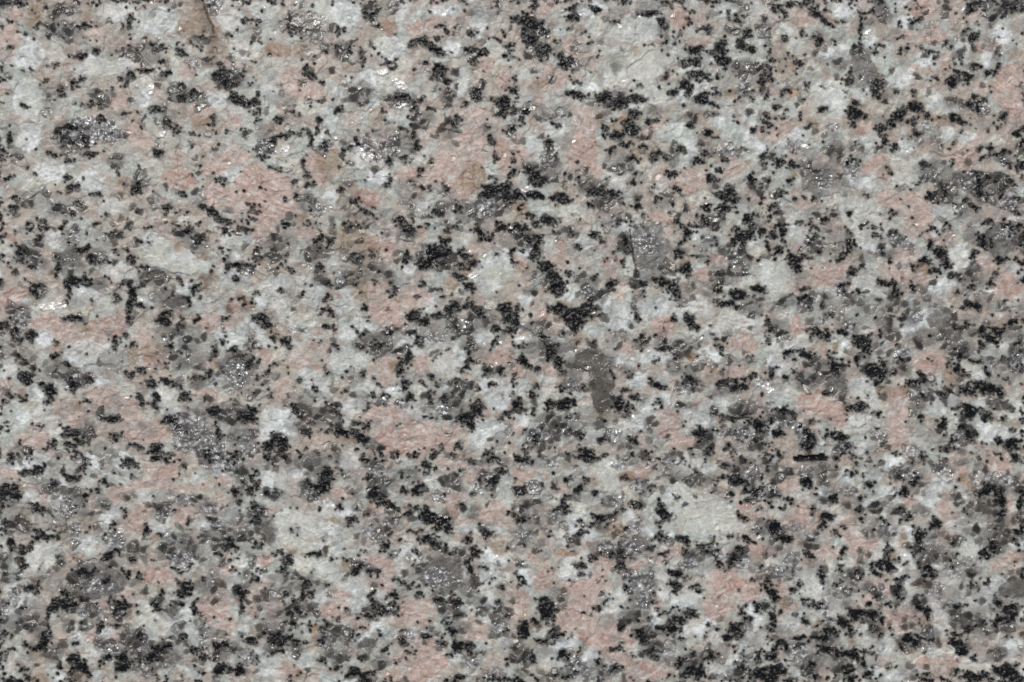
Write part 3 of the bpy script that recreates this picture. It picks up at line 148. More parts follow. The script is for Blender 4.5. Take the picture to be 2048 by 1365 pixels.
Q="700 470 110 50,1090 740 110 90,1180 760 60 60,160 60 60 50,60 50 60 40,230 60 60 60,840 100 90 40,1080 600 80 50,920 730 60 50,1310 850 60 50,1450 1050 60 60,1300 1240 60 40,220 1070 60 60,1030 960 0,440 1120 80 60,40 870 60 60,100 240 80 40,330 230 110 50,570 140 60 60,720 120 60 60,690 690 60 40,930 660 60 50,700 400 60 60,200 740 60 60,900 800 60 50,1330 60 70 50,1400 220 60 50,1100 860 60 50,900 1080 60 50,560 1160 80 50,1020 1060 60 40,1450 970 60 60,130 760 60 60,450 20 60 50,990 230 60 50,600 260 60 50,540 430 50 50,1390 430 60 50,370 800 50 40,1500 1130 40 60,640 1190 60 50,1380 1330 40 50",
G="1090 740 90 70,700 470 80 40,1090 250 50 40,20 340 24 30,1110 390 50 40,760 920 50 50,1440 1040 60 50,1300 1240 60 40,1440 1330 80 50,1220 770 50 30,420 1110 50 50,620 660 50 30,720 90 60 40,340 240 50 40,930 1090 30 40,600 1100 40 30,1330 180 40 60,740 500 60 40,560 1060 40 40,1150 980 40 40,230 1200 60 30,820 400 50 40",
P="530 230 70 50,1440 310 90 50,1400 340 60 50,1190 330 60 60,480 920 120 60 -15,520 860 80 50,470 950 90 50,110 870 60 110 -10,60 790 60 50,130 960 90 60,980 920 110 70,1030 960 80 60,960 1010 60 60,1310 1030 90 70,1350 1080 80 60,880 1240 110 50,1040 1150 70 80,1060 1240 120 60,860 1330 110 40,1000 1310 90 60,1100 1330 60 30,730 650 90 50,790 720 60 60,700 610 50 40,570 1180 60 40,840 1000 50 40,320 1330 60 50,250 1290 60 40,90 330 50 30,1350 90 60 50,1280 60 80 40,1470 400 60 30,1100 1190 60 60,1370 500 60 40,700 350 60 50,60 630 70 50,180 1300 60 50,1200 260 80 40,770 780 60 50,900 300 0,380 950 50 30,640 1040 60 40,1430 280 50 40,100 980 40 60,980 1110 50 50,900 930 60 50,250 160 50 40,1280 130 60 40,1150 60 60 40,1270 400 50 30,1400 560 0",
W="420 690 90 70,220 390 110 70,300 440 130 80,180 490 90 60,300 650 70 50,540 340 60 50,1420 640 100 80,1400 760 90 70,930 590 90 50,880 680 60 50,720 1040 60 40,790 1080 60 50,1050 170 60 60,560 50 90 50,620 900 60 60,100 130 90 60,290 1230 90 60,80 1260 90 70,560 1330 0,960 390 40 50,1330 200 60 50,1500 230 60 60,1050 120 80 40,560 590 80 40,1450 450 80 50,470 740 90 40,360 560 50 40,60 1180 70 60,640 820 60 50,870 620 60 40,1280 440 80 40,1200 550 60 30,1380 850 60 60,1450 730 80 60,380 840 60 60,560 780 60 50,460 450 60 60,1200 1230 60 30,1490 580 60 60,1240 920 50 40,1340 1130 70 50,450 1330 90 40,640 1100 50 50,980 1060 30 30,740 850 50 60,1080 470 40 30,740 1340 30 30,1370 960 50 50,1490 1120 50 60,240 110 60 50,770 110 50 40,160 210 0,960 1050 60 40,480 560 60 60,850 260 50 40,430 330 60 60,20 700 30 60",
C="1480 560 90 80,1450 500 60 40,560 490 60 60,1040 170 60 40,250 370 60 50,300 640 40 40,630 590 60 50,390 1040 60 40,650 490 60 40,120 1310 60 50,230 670 40 30,430 580 60 60,1170 600 0,930 520 60 50,890 670 60 50,1500 750 60 60,580 220 60 40,1370 260 60 60,180 540 60 60,610 300 60 30,790 1000 50 40,1300 1340 50 30,510 790 50 30",
T="540 680 20 60,360 1040 30 20,220 580 40 24,1460 560 60 60,1450 490 50 20,200 1020 40 20,400 600 24 20,1470 680 50 14,670 320 20 14,340 500 30 20,20 150 24 14,370 1090 30 50,250 1320 40 30,900 230 40 20,1100 120 20 14,1330 990 20,470 380 40 20,1430 1210 0",
S="755 930 12 16,740 460 14,945 630 12 12,1080 255 26 16,650 640 22 6 20,90 130 0,210 1195 16 8,1430 1060 8,1380 1330 20 8"),
(2,2): dict(
B="60 20 50 24,450 20 70 34,530 10 40 16,175 165 24 24,270 180 22 26,470 160 24 22,60 215 50 22 -10,40 230 24 16,400 210 40 30 -30,350 260 50 24 -40,290 310 50 20 -15,330 330 30 22,50 370 30 22,75 365 20 18,40 390 18 14,400 400 14 12,490 350 34 14 30,450 425 24 20,410 465 24 16,430 480 40 14,550 380 70 24 -15,620 345 36 16,670 330 20 20,600 400 20 16,500 405 16,750 295 46 24,770 310 24 16,690 155 24 9,780 230 22 10,830 210 20 18,865 88 14 12,690 430 18 22,920 350 50 44,900 320 30 26,945 360 36 30,885 400 16 14,1010 248 20 14,1090 110 24 20,1280 75 34 22,1340 150 50 34,1390 160 24 22,1470 220 40 30,1410 265 24 20,1500 325 16 8,1400 380 26 16 35,1370 355 14,1275 480 40 16,1410 515 42 16 20,1380 570 26 20,1340 610 36 34,1400 610 18 18,1320 650 34 24,1190 600 40 16,1140 560 40 16,900 490 36 30,1000 490 50 18,1040 510 36 26,1030 490 40 20,840 510 14 14,1060 530 14 10,910 585 26 18,922 632 12 12,1035 575 18 16,700 560 0,640 530 18 20 -30,660 580 40 30,690 625 24 18,680 690 44 14 35,340 545 18 12,70 530 22 14 20,490 620 30 26,415 645 22 22,425 700 20 16,228 685 6,355 757 20 7,540 815 20 8 30,565 870 20 14,515 905 18 16,570 750 14,40 760 14 34,80 780 22 18,40 800 14,200 930 60 60,180 870 40 36,210 960 44 40,230 1000 14 20,70 1040 40 50,60 1090 40 30,135 997 12,270 1080 44 30,300 1200 50 24,130 1200 36 30,505 1240 24 38,600 1280 30 36,670 1030 34 20,620 1145 40 16 -10,655 1120 14,590 1160 14 14,675 790 18 26,850 840 30 22,840 870 22 14,965 790 36 34,960 830 24 20,1000 710 50 24 15,1050 740 24 18,960 710 30 16,1100 800 30 20,940 935 24 20,1000 980 44 34,1060 950 40 34,1090 970 30 24,960 1040 50 36,900 1040 30 20,1020 1085 22 12,760 1055 34 26,800 1090 40 34,780 1070 24 22,850 1215 22 16,830 1180 26 20,1185 1040 20 22,1330 1060 40 50,1300 1090 44 20,1230 1060 40 16,1400 1010 30 18,1440 990 26 18,1350 1100 30 20,1500 920 34 30,1530 930 20 30,1490 780 34 16 30,1460 760 14,1495 1210 20 40 10,1190 1230 30 34,1170 1250 24 18,1100 1310 70 40,1040 1330 44 34,1130 1340 40 20,1520 1290 30 20,30 1350 50 24,350 1340 36 20,1400 1280 40 20,1400 920 14,640 1260 20 16,1280 1140 10,1080 1180 14,1100 1110 0,1490 1310 40,1520 1340 30,230 470 9,215 460 9,250 1350 0,350 130 12,520 220 16 16,1310 225 14 6 -40,190 1120 40 14,240 1120 20 10,1090 60 0,805 550 16 10,740 985 24 12,830 985 10,730 1190 8,1370 950 18,1250 130 34 8,1250 660 20,1310 170 0,1400 1195 10,980 910 14,670 1195 6,1230 862 8,870 910 9,30 155 12,60 320 16,610 590 26,650 660 36,30 150 10,1160 1100 10,1330 1170 10,620 770 8,160 1015 20,1510 10 16,420 1190 10,1000 1240 30,1400 190 20",
D="590 270 70 40,720 420 0,370 500 50 30,520 560 50 40,1440 110 60 60,1470 230 60 40,940 130 50 30,1030 150 50 30,1110 130 50 40,60 660 40 40,740 880 60 60,690 970 60 40,770 1050 60 50,180 1340 50 30,260 1310 60 40,40 1180 60 60,360 1260 50 60,1350 600 60 60,1520 700 24 30,1400 600 40 40,1190 150 60 40,820 750 60 60,560 1290 80 60,840 1180 60 50,970 800 36 30,1510 440 40 50,60 1300 50 30,150 290 40 40,90 280 30 30,740 560 60 50,1090 620 60 60,1040 1240 110 50,1110 1220 80 40,1380 1310 80 40,880 1060 60 40,1170 560 70 30,100 1200 60 50,290 830 50 40,730 780 60 70,540 430 40 40,260 200 0,1390 80 60 60,1330 100 50 50,530 10 0,640 580 60 50,280 330 50 40",
Q="160 400 130 50,250 380 80 60,70 480 80 50,380 500 60 50,1200 590 60 60,280 860 70 60,180 580 60 40,1190 660 60 30,790 240 60 50,390 140 60 60,560 1000 60 50,870 1130 60 60,700 920 60 60,730 30 90 40,830 30 0,1470 650 60 60,980 1130 60 50,160 30 90 40,350 30 60 60,1400 1080 60 60,920 1150 60 60,1200 200 80 40,1000 110 60 40,430 240 60 50,190 240 60 60,80 300 60 60,780 960 60 60,100 150 0,940 1220 60 50,1250 1180 60 60,1430 1350 60 30,190 1150 60 60,640 620 60 50,750 500 60 60,1470 1120 60 60,1360 640 60 50,800 1160 60 50,440 1290 60 60,810 590 60 50,830 690 60 50,500 300 50 50,1270 220 60 40,1420 160 50 50,1090 500 0,1500 60 60 60,940 30 60 50,30 540 50 50",
G="130 190 50 50,730 760 70 60,70 480 70 40,820 760 50 60,640 60 60 40,640 270 60 40,1470 230 60 60,1440 110 60 50,400 1300 80 50,760 1020 0,370 1220 60 40,1220 590 50 60,580 540 40 40,1390 660 60 50,60 660 40 30,260 350 50 40,370 120 0,940 40 60 60,830 1030 50 40,760 180 60 50,1060 650 50 50,570 1260 40 50,1300 1350 60 30,1490 470 50 40,240 40 60 40,1000 630 0,740 420 50 50,720 540 60 50,780 870 60 60,1410 1240 60 40",
P="790 100 90 60,840 30 80 40,210 700 80 50 -20,180 770 60 60,330 580 80 30,400 850 130 90,340 960 110 90,420 900 110 100,510 1080 130 90,540 1140 80 60,340 1040 80 60,620 460 60 50,1240 880 110 110,1400 840 100 70,1300 800 160 60,1220 950 80 70,800 1270 180 50 5,760 1330 140 40,900 1260 110 50,650 1200 110 60,1450 380 80 50,1490 590 60 60,60 860 60 60,30 940 50 60,300 190 70 40,540 660 80 60,950 570 90 40,760 670 80 30,1400 300 60 40,130 590 60 40,470 790 80 60,560 780 60 60,780 580 60 50,80 180 60 50,20 330 24 40,700 1090 60 60,500 550 60 40,1310 700 60 60,190 300 60 40,900 610 90 40,1240 210 90 40,370 750 50 50,1440 540 60 50,480 970 60 60,600 1030 60 60,880 890 40 40,1200 740 80 60,60 110 80 50,1450 820 60 60,520 710 60 50,700 120 60 50,1300 910 60 60",
W="920 260 140 60,1000 340 150 80,1180 380 130 110,1130 450 120 80,880 440 120 60,850 360 80 90,1250 310 110 60,1300 430 110 60,1020 200 70 60,570 90 90 70,600 160 90 60,300 480 60 60,360 700 110 60,360 640 60 60,250 1240 60 60,310 1130 110 50,1420 1120 110 80,1100 1060 110 60,960 730 60 60,1160 680 60 60,620 860 70 80,580 940 70 60,1230 1310 110 50,660 830 60 60,1140 70 110 50,1060 70 80 60,360 380 60 60,480 470 60 60,460 690 60 40,1440 1190 80 60,880 730 60 60,1180 1110 80 50,780 790 60 50,1320 980 0,900 800 60 80,140 1200 60 60,1060 840 60 60,460 60 60 60,1470 1020 60 60,560 530 60 40,820 1200 50 60,1180 1010 60 40,1450 930 60 40,720 250 0,860 960 60 60,480 1220 60 60,130 170 60 50,800 440 60 60,650 950 60 60,1330 1250 60 60,420 340 50 50,770 1190 60 50,690 1290 0,350 430 60 60,700 370 40 60,900 680 60 40,1490 1120 50 60,1200 1290 60 50,920 1180 60 60,80 730 60 50,430 610 60 40,1010 870 60 50,90 1010 0",
C="550 80 80 60,1180 340 120 80,1100 340 100 60,1230 440 90 50,560 170 80 50,280 450 60 60,680 80 60 60,1130 240 110 40,470 310 60 50,1050 220 70 40,1330 340 60 40,140 490 0,1150 1290 60 40,1060 1100 60 50,10 590 30 30,390 620 60 30,230 1260 60 40,720 230 60 30,1350 430 60 40,730 1150 60 40,570 240 40 24,170 190 60 50,850 250 40 60,1160 810 60 50,1440 250 60 40,390 310 60 60,1080 1010 60 50",
T="160 1030 60 24,1230 130 40 20,870 860 14 30,500 160 20 40,1340 480 50 20,360 30 40 30,720 990 60 20,700 130 90 20,560 1290 50 20,640 1290 40 14,1380 1060 14 30,830 850 14 30,470 90 20 30,1140 880 0,640 450 60 40,1360 350 40 20,780 990 30 14,330 580 60 16,460 170 30 24,1370 440 0",
S="765 790 18 24,135 200 20 22,1140 830 0,20 1120 16 9,965 815 9 8,550 650 8 8,655 290 12,830 640 24 8 30,245 1110 10"),
(3,2): dict(
B="290 22 0,525 55 16 22,510 90 14 12,480 122 16 12,580 120 16 14,600 170 34 24 40,730 145 11,570 260 26 24,545 325 20 20,750 245 14 12,810 245 12 10,840 220 44 30 30,870 380 30 26,810 390 24 14,1010 410 46 24 20,990 440 24 16,680 405 50 10,720 405 18 18,340 370 36 36,320 430 40 26 -40,370 400 26 20,400 490 24 16,545 390 16 22,460 600 22 34,440 685 20 16,470 580 20 18,235 610 30 28,50 440 50 40,110 500 40 36,30 410 30 20,140 280 34 24,110 325 26 14,40 250 24 20 30,15 300 24 16,220 160 36 40,270 230 18 14,395 260 30 30,200 150 24 30,180 775 22 22,160 820 30 16,330 730 24 44 -25,20 830 34 34 30,40 870 34 26,70 945 16 20,170 968 12,40 1010 20 30,230 1000 36 24,290 910 30 18,240 880 30 16,330 1010 24 12,430 985 30 34 20,450 1020 50 24,540 950 60 40,530 990 30 34,610 960 30 30,620 1030 20 20,680 985 16 24,500 1060 30 24,720 905 60 13 -15,800 820 30 34,660 850 20 20,720 545 22 18,710 590 30 24,690 650 60 30,740 680 30 44,700 660 36 20,820 655 14 16,830 750 30 14 -20,770 790 14,910 480 40 40,920 580 28 24,900 600 24 16,990 740 24 20,965 700 34 16 30,950 745 14 12,945 690 18 14,900 890 30 24,940 940 60 20 30,970 965 34 20,920 1015 14,1010 995 7,930 1100 44 16 15,830 1110 50 26,870 1150 50 14,800 1165 30 14,870 1130 26 36,600 1180 50 8,1130 1090 40 20,1150 1150 60 44,1190 1190 40 24,1240 1215 28 22,1130 905 36 20 25,1160 900 20 14,1235 790 20 26,1330 760 20 26,1390 880 24 34,1440 940 50 36 40,1400 990 50 26,1470 970 30 30,1430 1080 14 18,1290 990 24 24,1330 210 60 30,1390 230 50 26,1260 200 24 20,1400 290 30 60,1410 350 30 18,1510 300 26 34,1520 380 20 16,1500 465 36 24,1360 560 50 24,1320 600 26 20,1300 590 40 30,1400 370 30 30,1290 240 30 14,1480 640 0,1475 655 12 8,1090 690 14,1080 680 12 14,1420 735 14 12,1210 215 12,1170 320 14 14,1095 530 14 16,800 340 24 20,580 20 0,1255 30 20 14,940 20 24 18,1490 20 36 24,1370 5 50 12,1200 1080 24 18,130 1050 0,220 1100 40 24,100 1140 50 30,60 1150 30 24,30 1060 30 24,370 1080 60 30,350 1120 40 24,310 1120 26 16,210 1150 30 18,30 1210 40 30,60 1300 70 60,40 1340 60 30,360 1190 60 36,430 1210 40 30,490 1200 60 40,540 1220 40 20,570 1250 30 36,600 1320 36 24,520 1145 14,580 1180 20 20,260 1270 24 30,290 1330 40 24,470 1290 50 40,500 1350 40 20,720 1280 10,670 1190 0,1060 1140 0,960 1330 44 16 15,1230 1330 70 30,1280 1310 30 26,1440 1300 80 50,1500 1340 50 40,1130 1310 24 20,1200 1345 50 20,1390 1300 50 30,620 1055 12,670 1080 10 18,600 1140 0,850 60 0,805 75 6,430 15 30 16,60 10 24,630 170 8,300 440 14,230 797 8,600 895 7,880 965 7,1350 660 0,1355 1268 8,260 330 14 30,280 380 0,80 490 20,760 620 20,880 550 10,160 700 16,1025 30 8,800 130 20,900 160 30,30 960 24 30,1220 1040 24,740 1060 14,950 1180 8,300 280 0,1480 560 0,520 410 0,470 462 8,560 740 30 12,660 710 44 14,430 790 12,530 720 26 20",
D="60 100 80 50,330 90 70 50,350 150 60 40,390 220 60 40,320 260 50 30,640 330 36 34,930 330 50 36 15,1170 60 50 26,1060 80 70 40,1380 440 90 60,1340 320 90 60,1330 480 70 60,1480 820 50 60,1510 830 50 60,1000 610 80 40,940 640 60 40,1240 700 50 30,890 550 60 60,1280 80 40 40,250 540 60 40,780 120 60 50,30 230 60 50,590 800 50 36,800 850 50 40,670 850 40 36,900 910 50 36,1000 1130 40 34,790 1130 50 36,620 980 60 50,1310 1060 70 50,1230 1000 60 50,1160 970 70 50,1440 1010 60 60,290 1240 60 60,200 1260 60 50,240 1290 60 60,440 1280 60 50,1380 1190 60 50,960 720 50 40,1500 140 30 40,500 740 60 50,380 1120 60 50,1500 210 40 60,990 1080 50 50,1220 460 60 40,800 340 40 40,540 90 60 0,710 490 50 40,420 230 0,1390 540 60 50,1130 270 40 40,650 1060 50 40,1120 510 50 40,1360 380 60 50",
Q="290 80 90 60,180 1190 80 60,270 760 0,870 110 80 60,490 300 60 60,900 190 70 50,1160 810 60 50,1040 480 60 60,1100 630 60 50,1130 600 60 60,920 770 60 50,1250 360 60 50,760 330 60 50,690 300 60 50,490 240 60 60,1060 730 60 50,1260 820 60 60,460 770 60 50,1150 1000 60 60,1340 160 60 50,100 700 80 60,300 690 60 60,400 830 60 60,360 910 70 40,1240 1140 60 50,30 540 40 60,700 480 60 50,130 620 60 60,580 620 60 60,220 60 60 50,650 70 60 60,1500 900 60 50,960 500 60 60,1100 880 60 60,90 1080 60 60,640 460 60 60,1180 360 60 60,1350 860 60 60,1000 830 60 60,1430 730 60 60,1320 280 60 50,860 1030 60 60,950 850 60 50,640 1240 60 60,830 1300 60 60,450 1180 60 50,1050 560 60 60,1330 1190 60 50,300 1150 60 60,1290 510 60 40,1500 380 40 40,480 900 60 50,1180 730 60 50,340 1260 60 50,1250 930 60 50",
G="1390 140 90 50,1040 80 70 50,260 490 40 24,500 220 60 40,860 120 50 40,280 900 60 30,150 640 60 30,60 690 60 40,970 540 60 40,70 450 60 60,1260 160 40 30,240 110 50 40,1190 640 60 50,1020 820 60 50,200 1190 60 60,700 810 30 40,1480 180 40 40,930 1160 50 30,1310 590 40 30,1420 170 50 40,450 810 60 30,360 1000 60 30,880 380 30 24,1130 710 60 40,740 450 60 40,160 430 60 40",
P="130 170 70 50 -45,100 190 60 50,210 370 60 70,170 390 80 40,1390 60 110 50,1150 30 110 26,1060 320 80 60,1100 350 60 50,1080 470 90 60,480 370 60 50,540 520 120 90,590 560 80 80,370 590 110 60,640 790 90 60,740 820 70 50,620 870 70 40,790 970 110 60,830 1030 90 50,720 930 60 40,900 1000 60 50,1440 640 80 60,1460 700 60 60,90 870 60 60,130 920 70 50,60 790 70 50,420 460 60 30,20 590 40 50,340 1290 60 26,1290 1150 90 50,1420 1240 80 40,670 1240 80 40,1080 1240 110 50,1440 300 50 40,1460 390 50 40,1150 120 80 40,850 300 60 60,1170 150 60 30,450 30 60 30,1240 610 40 40,450 1020 50 40,920 1250 80 50,1370 650 60 40,520 690 60 40,300 620 60 40,930 780 50 40,220 520 50 30,1520 1060 30 40,720 1000 60 40,1470 620 40 50,800 1050 60 50,480 420 60 40,1330 1110 60 40,570 1230 0,330 1320 60 30,1060 400 50 40,260 610 40 60,1290 60 40 40",
W="190 230 60 60,270 800 90 70,240 720 60 60,810 480 90 60,830 600 80 90,780 700 60 60,1200 560 110 70,1140 590 70 60,1180 660 60 50,640 200 90 60,980 260 60 60,620 130 80 50,740 60 90 60,1230 850 80 90,1040 940 90 90,1070 1000 80 60,560 1080 60 60,130 1010 90 60,390 950 80 50,720 1120 60 40,840 840 60 60,1370 1290 0,800 1340 110 40,890 1290 60 60,1150 420 110 50,1290 480 40 40,560 470 110 30,1160 250 60 50,1200 280 0,1020 190 60 60,1480 1160 60 60,1440 1250 60 60,40 50 70 40,310 320 60 40,430 400 60 40,600 180 60 60,560 800 60 40,760 290 60 60,650 600 60 80,920 820 60 60,960 250 50 40,1280 1230 80 40,1370 550 0,470 130 60 50,880 640 60 60,20 1180 30 50,70 1260 50 40,140 1160 60 50,1330 820 50 60,1160 950 0,1500 540 50 40,1190 480 60 40,1110 770 70 40,690 1170 60 40,420 550 60 50,1000 870 60 60,1380 780 60 60,170 1320 60 40,600 1100 60 60,860 750 50 40,570 950 0,390 880 60 50,1520 960 20 60,150 700 60 50,600 260 60 60,1080 170 60 50,980 680 60 40,1110 1180 60 40,1020 1190 60 60,340 210 50 60,1180 400 60 40,1020 1060 60 40,90 640 60 40,260 260 60 40,480 680 50 60,640 1290 60 50",
C="1280 480 26 30,60 535 26 24,1160 590 90 50,1120 300 80 40,420 340 60 40,740 1270 80 50,530 1180 50 40,780 600 40 40,560 480 80 40,260 830 60 60,430 940 60 50,1250 1280 110 50,640 1230 60 50,1150 660 50 30,30 640 50 40,850 340 60 40,710 350 60 30,1020 340 40 60,880 1210 80 50,490 660 50 40,1380 1080 60 40,870 810 50 40,1480 310 60 40,150 1200 40 60,340 640 60 60,1260 420 60 40,780 530 50 60,910 260 50 60,1450 700 60 40,190 1240 50 40,1080 1180 60 30",
T="245 660 16 40,260 330 20 40,820 500 20 60,750 600 20 24,1180 150 50 24,1460 1270 40 16,920 790 60 24,340 1000 60 20,410 1140 0,330 1110 60 14,300 350 20 60,850 1180 50 24,740 350 20 50,650 590 0,530 380 20 30,90 40 30 40,100 890 30 40,520 1110 20 30,980 1000 60 20,1270 930 50 16,1230 170 60 20,240 530 60 20",
S="1380 120 24 16,265 490 14 10,125 660 12 8,1450 170 10 14,515 210 12 6 -40,1425 150 14 10,330 720 8 8,205 85 6 20,70 690 20 6,860 120 6,1310 600 8"),
}

# ---------------------------------------------------------------- sampling raster
H = 1.6
MX, MY = 352, 352
NX = int((2048 + 2 * MX) / H) + 1
NY = int((1365 + 2 * MY) / H) + 1
xs = (np.arange(NX) * H - MX).astype(np.float32)
ys = (np.arange(NY) * H - MY).astype(np.float32)
X, Y = np.meshgrid(xs, ys)
f4 = np.float32


def lattice(scale, seed):
    r = np.random.default_rng(seed)
    return r.random((int((1365 + 2 * MY + 200) / scale) + 6, int((2048 + 2 * MX + 200) / scale) + 6)).astype(f4)


def noise(scale, seed, x=None, y=None):
    """smooth value noise in -1..1"""
    x = X if x is None else x
    y = Y if y is None else y
    L = lattice(scale, seed)
    u = np.clip((x + MX + 100) / scale, 0, L.shape[1] - 2.01)
    v = np.clip((y + MY + 100) / scale, 0, L.shape[0] - 2.01)
    i = u.astype(np.int32); j = v.astype(np.int32)
    a = u - i; b = v - j
    a = a * a * (3 - 2 * a); b = b * b * (3 - 2 * b)
    return ((L[j, i] * (1 - a) + L[j, i + 1] * a) * (1 - b) + (L[j + 1, i] * (1 - a) + L[j + 1, i + 1] * a) * b) * 2 - 1


def fbm(scale, seed, octaves=3, gain=0.55, x=None, y=None):
    s = 0; a = 1.0; t = 0
    for o in range(octaves):
        s = s + a * noise(scale / 2 ** o, seed + 17 * o, x, y)
        t += a; a *= gain
    return s / t


def smooth(e0, e1, v):
    t = np.clip((v - e0) / (e1 - e0), 0, 1)
    return t * t * (3 - 2 * t)


def blur(a, n=1):
    for _ in range(n):
        p = np.pad(a, ((1, 1), (1, 1)) + ((0, 0),) * (a.ndim - 2), mode='edge')
        a = (p[:-2, 1:-1] + p[2:, 1:-1] + p[1:-1, :-2] + p[1:-1, 2:] + 2 * p[1:-1, 1:-1]) / 6
    return a


class Cells:
    """jittered-grid Voronoi cells: index of the nearest seed, its offset, and distance to the cell's edge"""
    def __init__(self, cell, seed, x, y, jitter=0.95, stretch=1.0):
        r = np.random.default_rng(seed)
        self.cell = cell
        nx = int((2048 + 2 * MX + 160) / cell) + 6
        ny = int((1365 + 2 * MY + 160) / cell) + 6
        jx = ((r.random((ny, nx)) - 0.5) * jitter + 0.5).astype(f4)
        jy = ((r.random((ny, nx)) - 0.5) * jitter + 0.5).astype(f4)
        w = (r.random((ny, nx)) * 0.35).astype(f4)
        u = (x + MX + 80) / cell + 1; v = (y + MY + 80) / cell + 1
        i0 = np.clip(u.astype(np.int32), 1, nx - 2); j0 = np.clip(v.astype(np.int32), 1, ny - 2)
        d1 = np.full(u.shape, 9, f4); d2 = d1.copy()
        idx = np.zeros(u.shape, np.int32)
        for dj in (-1, 0, 1):
            for di in (-1, 0, 1):
                i = i0 + di; j = j0 + dj
                q = np.sqrt((i + jx[j, i] - u) ** 2 + (j + jy[j, i] - v) ** 2) - w[j, i]
                m = q < d1
                d2 = np.where(m, d1, np.minimum(d2, q))
                idx = np.where(m, j * nx + i, idx)
                d1 = np.where(m, q, d1)
        self.idx = idx
        self.edge = (d2 - d1) * cell * 0.5
        ii = np.arange(ny * nx) % nx; jj = np.arange(ny * nx) // nx
        self.sx = (ii + jx.ravel() - 1) * cell - MX - 80
        self.sy = (jj + jy.ravel() - 1) * cell - MY - 80
        self.n = nx * ny
        self.dx = u * cell - (idx % nx + jx.ravel()[idx]) * cell
        self.dy = v * cell - (idx // nx + jy.ravel()[idx]) * cell
        self.rng = np.random.default_rng(seed + 999)

    def rnd(self):
        return self.rng.random(self.n).astype(f4)

    def at(self, field):
        """value of a raster field at every seed"""
        i = np.clip(((self.sx + MX) / H).round().astype(int), 0, NX - 1)
        j = np.clip(((self.sy + MY) / H).round().astype(int), 0, NY - 1)
        return field[j, i]


# ---------------------------------------------------------------- where each mineral is
def parse():
    out = {}
    for (c, r), dd in FIELDS.items():
        for k, s in dd.items():
            for e in s.split(','):
                t = [float(q) for q in e.split()]
                if len(t) < 3 or t[2] <= 0:
                    continue
                rx = t[2]; ry = t[3] if len(t) > 3 else t[2]
                if ry <= 0:
                    continue
                an = math.radians(t[4]) if len(t) > 4 else 0.0
                out.setdefault(k, []).append((c * 512 + t[0] / 3, r * 455 + t[1] / 3, rx / 3, ry / 3, an))
    return out


BL = parse()
wx = 5.5 * noise(34, 1) + 3.4 * noise(14, 2) + 1.8 * noise(6.5, 3)
wy = 5.5 * noise(34, 4) + 3.4 * noise(14, 5) + 1.8 * noise(6.5, 6)
XW = X + wx; YW = Y + wy


def splat(kind, shrink=1.0, warp=1.0):
    """signed distance (positive inside) to the nearest listed crystal, and which one it is"""
    F = np.full(X.shape, -60, f4)
    I = np.full(X.shape, -1, np.int32)
    xw = X + wx * warp; yw = Y + wy * warp
    for n, (bx, by, rx, ry, an) in enumerate(BL[kind]):
        if kind == 'B':
            k = 0.94 + 0.10 * min(1.0, max(0.0, (math.sqrt(rx * ry) - 5.0) / 9.0))
            rx *= k; ry *= k
        for ox in (-2048, 0, 2048):
            for oy in (-1365, 0, 1365):
                px = bx + ox; py = by + oy
                R = max(rx, ry) + 22
                i0 = int((px - R + MX) / H); i1 = int((px + R + MX) / H) + 1
                j0 = int((py - R + MY) / H); j1 = int((py + R + MY) / H) + 1
                if i1 <= 0 or j1 <= 0 or i0 >= NX or j0 >= NY:
                    continue
                i0 = max(i0, 0); j0 = max(j0, 0)
                dx = xw[j0:j1, i0:i1] - px; dy = yw[j0:j1, i0:i1] - py
                ca, sa = math.cos(an), math.sin(an)
                q = np.sqrt(((dx * ca + dy * sa) / (rx * shrink)) ** 2 + ((-dx * sa + dy * ca) / (ry * shrink)) ** 2)
                s = (1 - q) * min(math.sqrt(rx * ry), 1.6 * min(rx, ry)) * shrink
                m = s > F[j0:j1, i0:i1]
                F[j0:j1, i0:i1][m] = s[m]
                I[j0:j1, i0:i1][m] = n
    return F, I


def merge(kind, k, cap):
    """overlapping entries of one crystal or one clot share an id"""
    b = np.array(BL[kind]); n = len(b)
    par = list(range(n)); size = [1] * n

    def find(a):
        while par[a] != a:
            par[a] = par[par[a]]; a = par[a]
        return a
    for i in range(n):
        dd = np.hypot(b[i + 1:, 0] - b[i, 0], b[i + 1:, 1] - b[i, 1])
        rr = np.sqrt(b[i + 1:, 2] * b[i + 1:, 3]) + math.sqrt(b[i, 2] * b[i, 3])
        for j in np.nonzero(dd < k * rr)[0]:
            a, c = find(i), find(i + 1 + int(j))
            if a != c and size[a] + size[c] <= cap:
                par[c] = a; size[a] += size[c]
    return np.array([find(i) for i in range(n)] + [-1])


# single large crystals that break as one face: K smooth grey quartz, H pale feldspar
BL['K'] = [(1298, 492, 37, 48, 0.0), (1196, 730, 23, 30, 0.2), (1203, 790, 19, 42, 0.0), (1166, 725, 20, 18, 0.5),
           (185, 1140, 32, 22, -0.6), (205, 1172, 42, 26, -0.2), (888, 1148, 38, 34, 0.3), (960, 590 - 90, 0.1, 0.1, 0),
           (1885, 640, 22, 18, 0.2), (2030, 1180, 22, 24, 0.0), (1640, 365, 36, 22, -0.4), (1998, 482, 24, 32, 0.0),
           (1668, 775, 20, 26, 0.9), (478, 742, 22, 44, 0.3), (352, 600, 26, 18, 0.2), (745, 676, 30, 15, 0.1),
           (1220, 1000, 20, 12, 0.0), (1280, 1090, 18, 12, 0.0), (665, 690, 0.1, 0.1, 0), (540, 1060, 18, 26, 0.2),
           (135, 515, 28, 22, 0.0), (620, 40, 34, 18, 0.1), (1725, 140, 26, 30, 0.3), (640, 505, 24, 16, 0.0)]
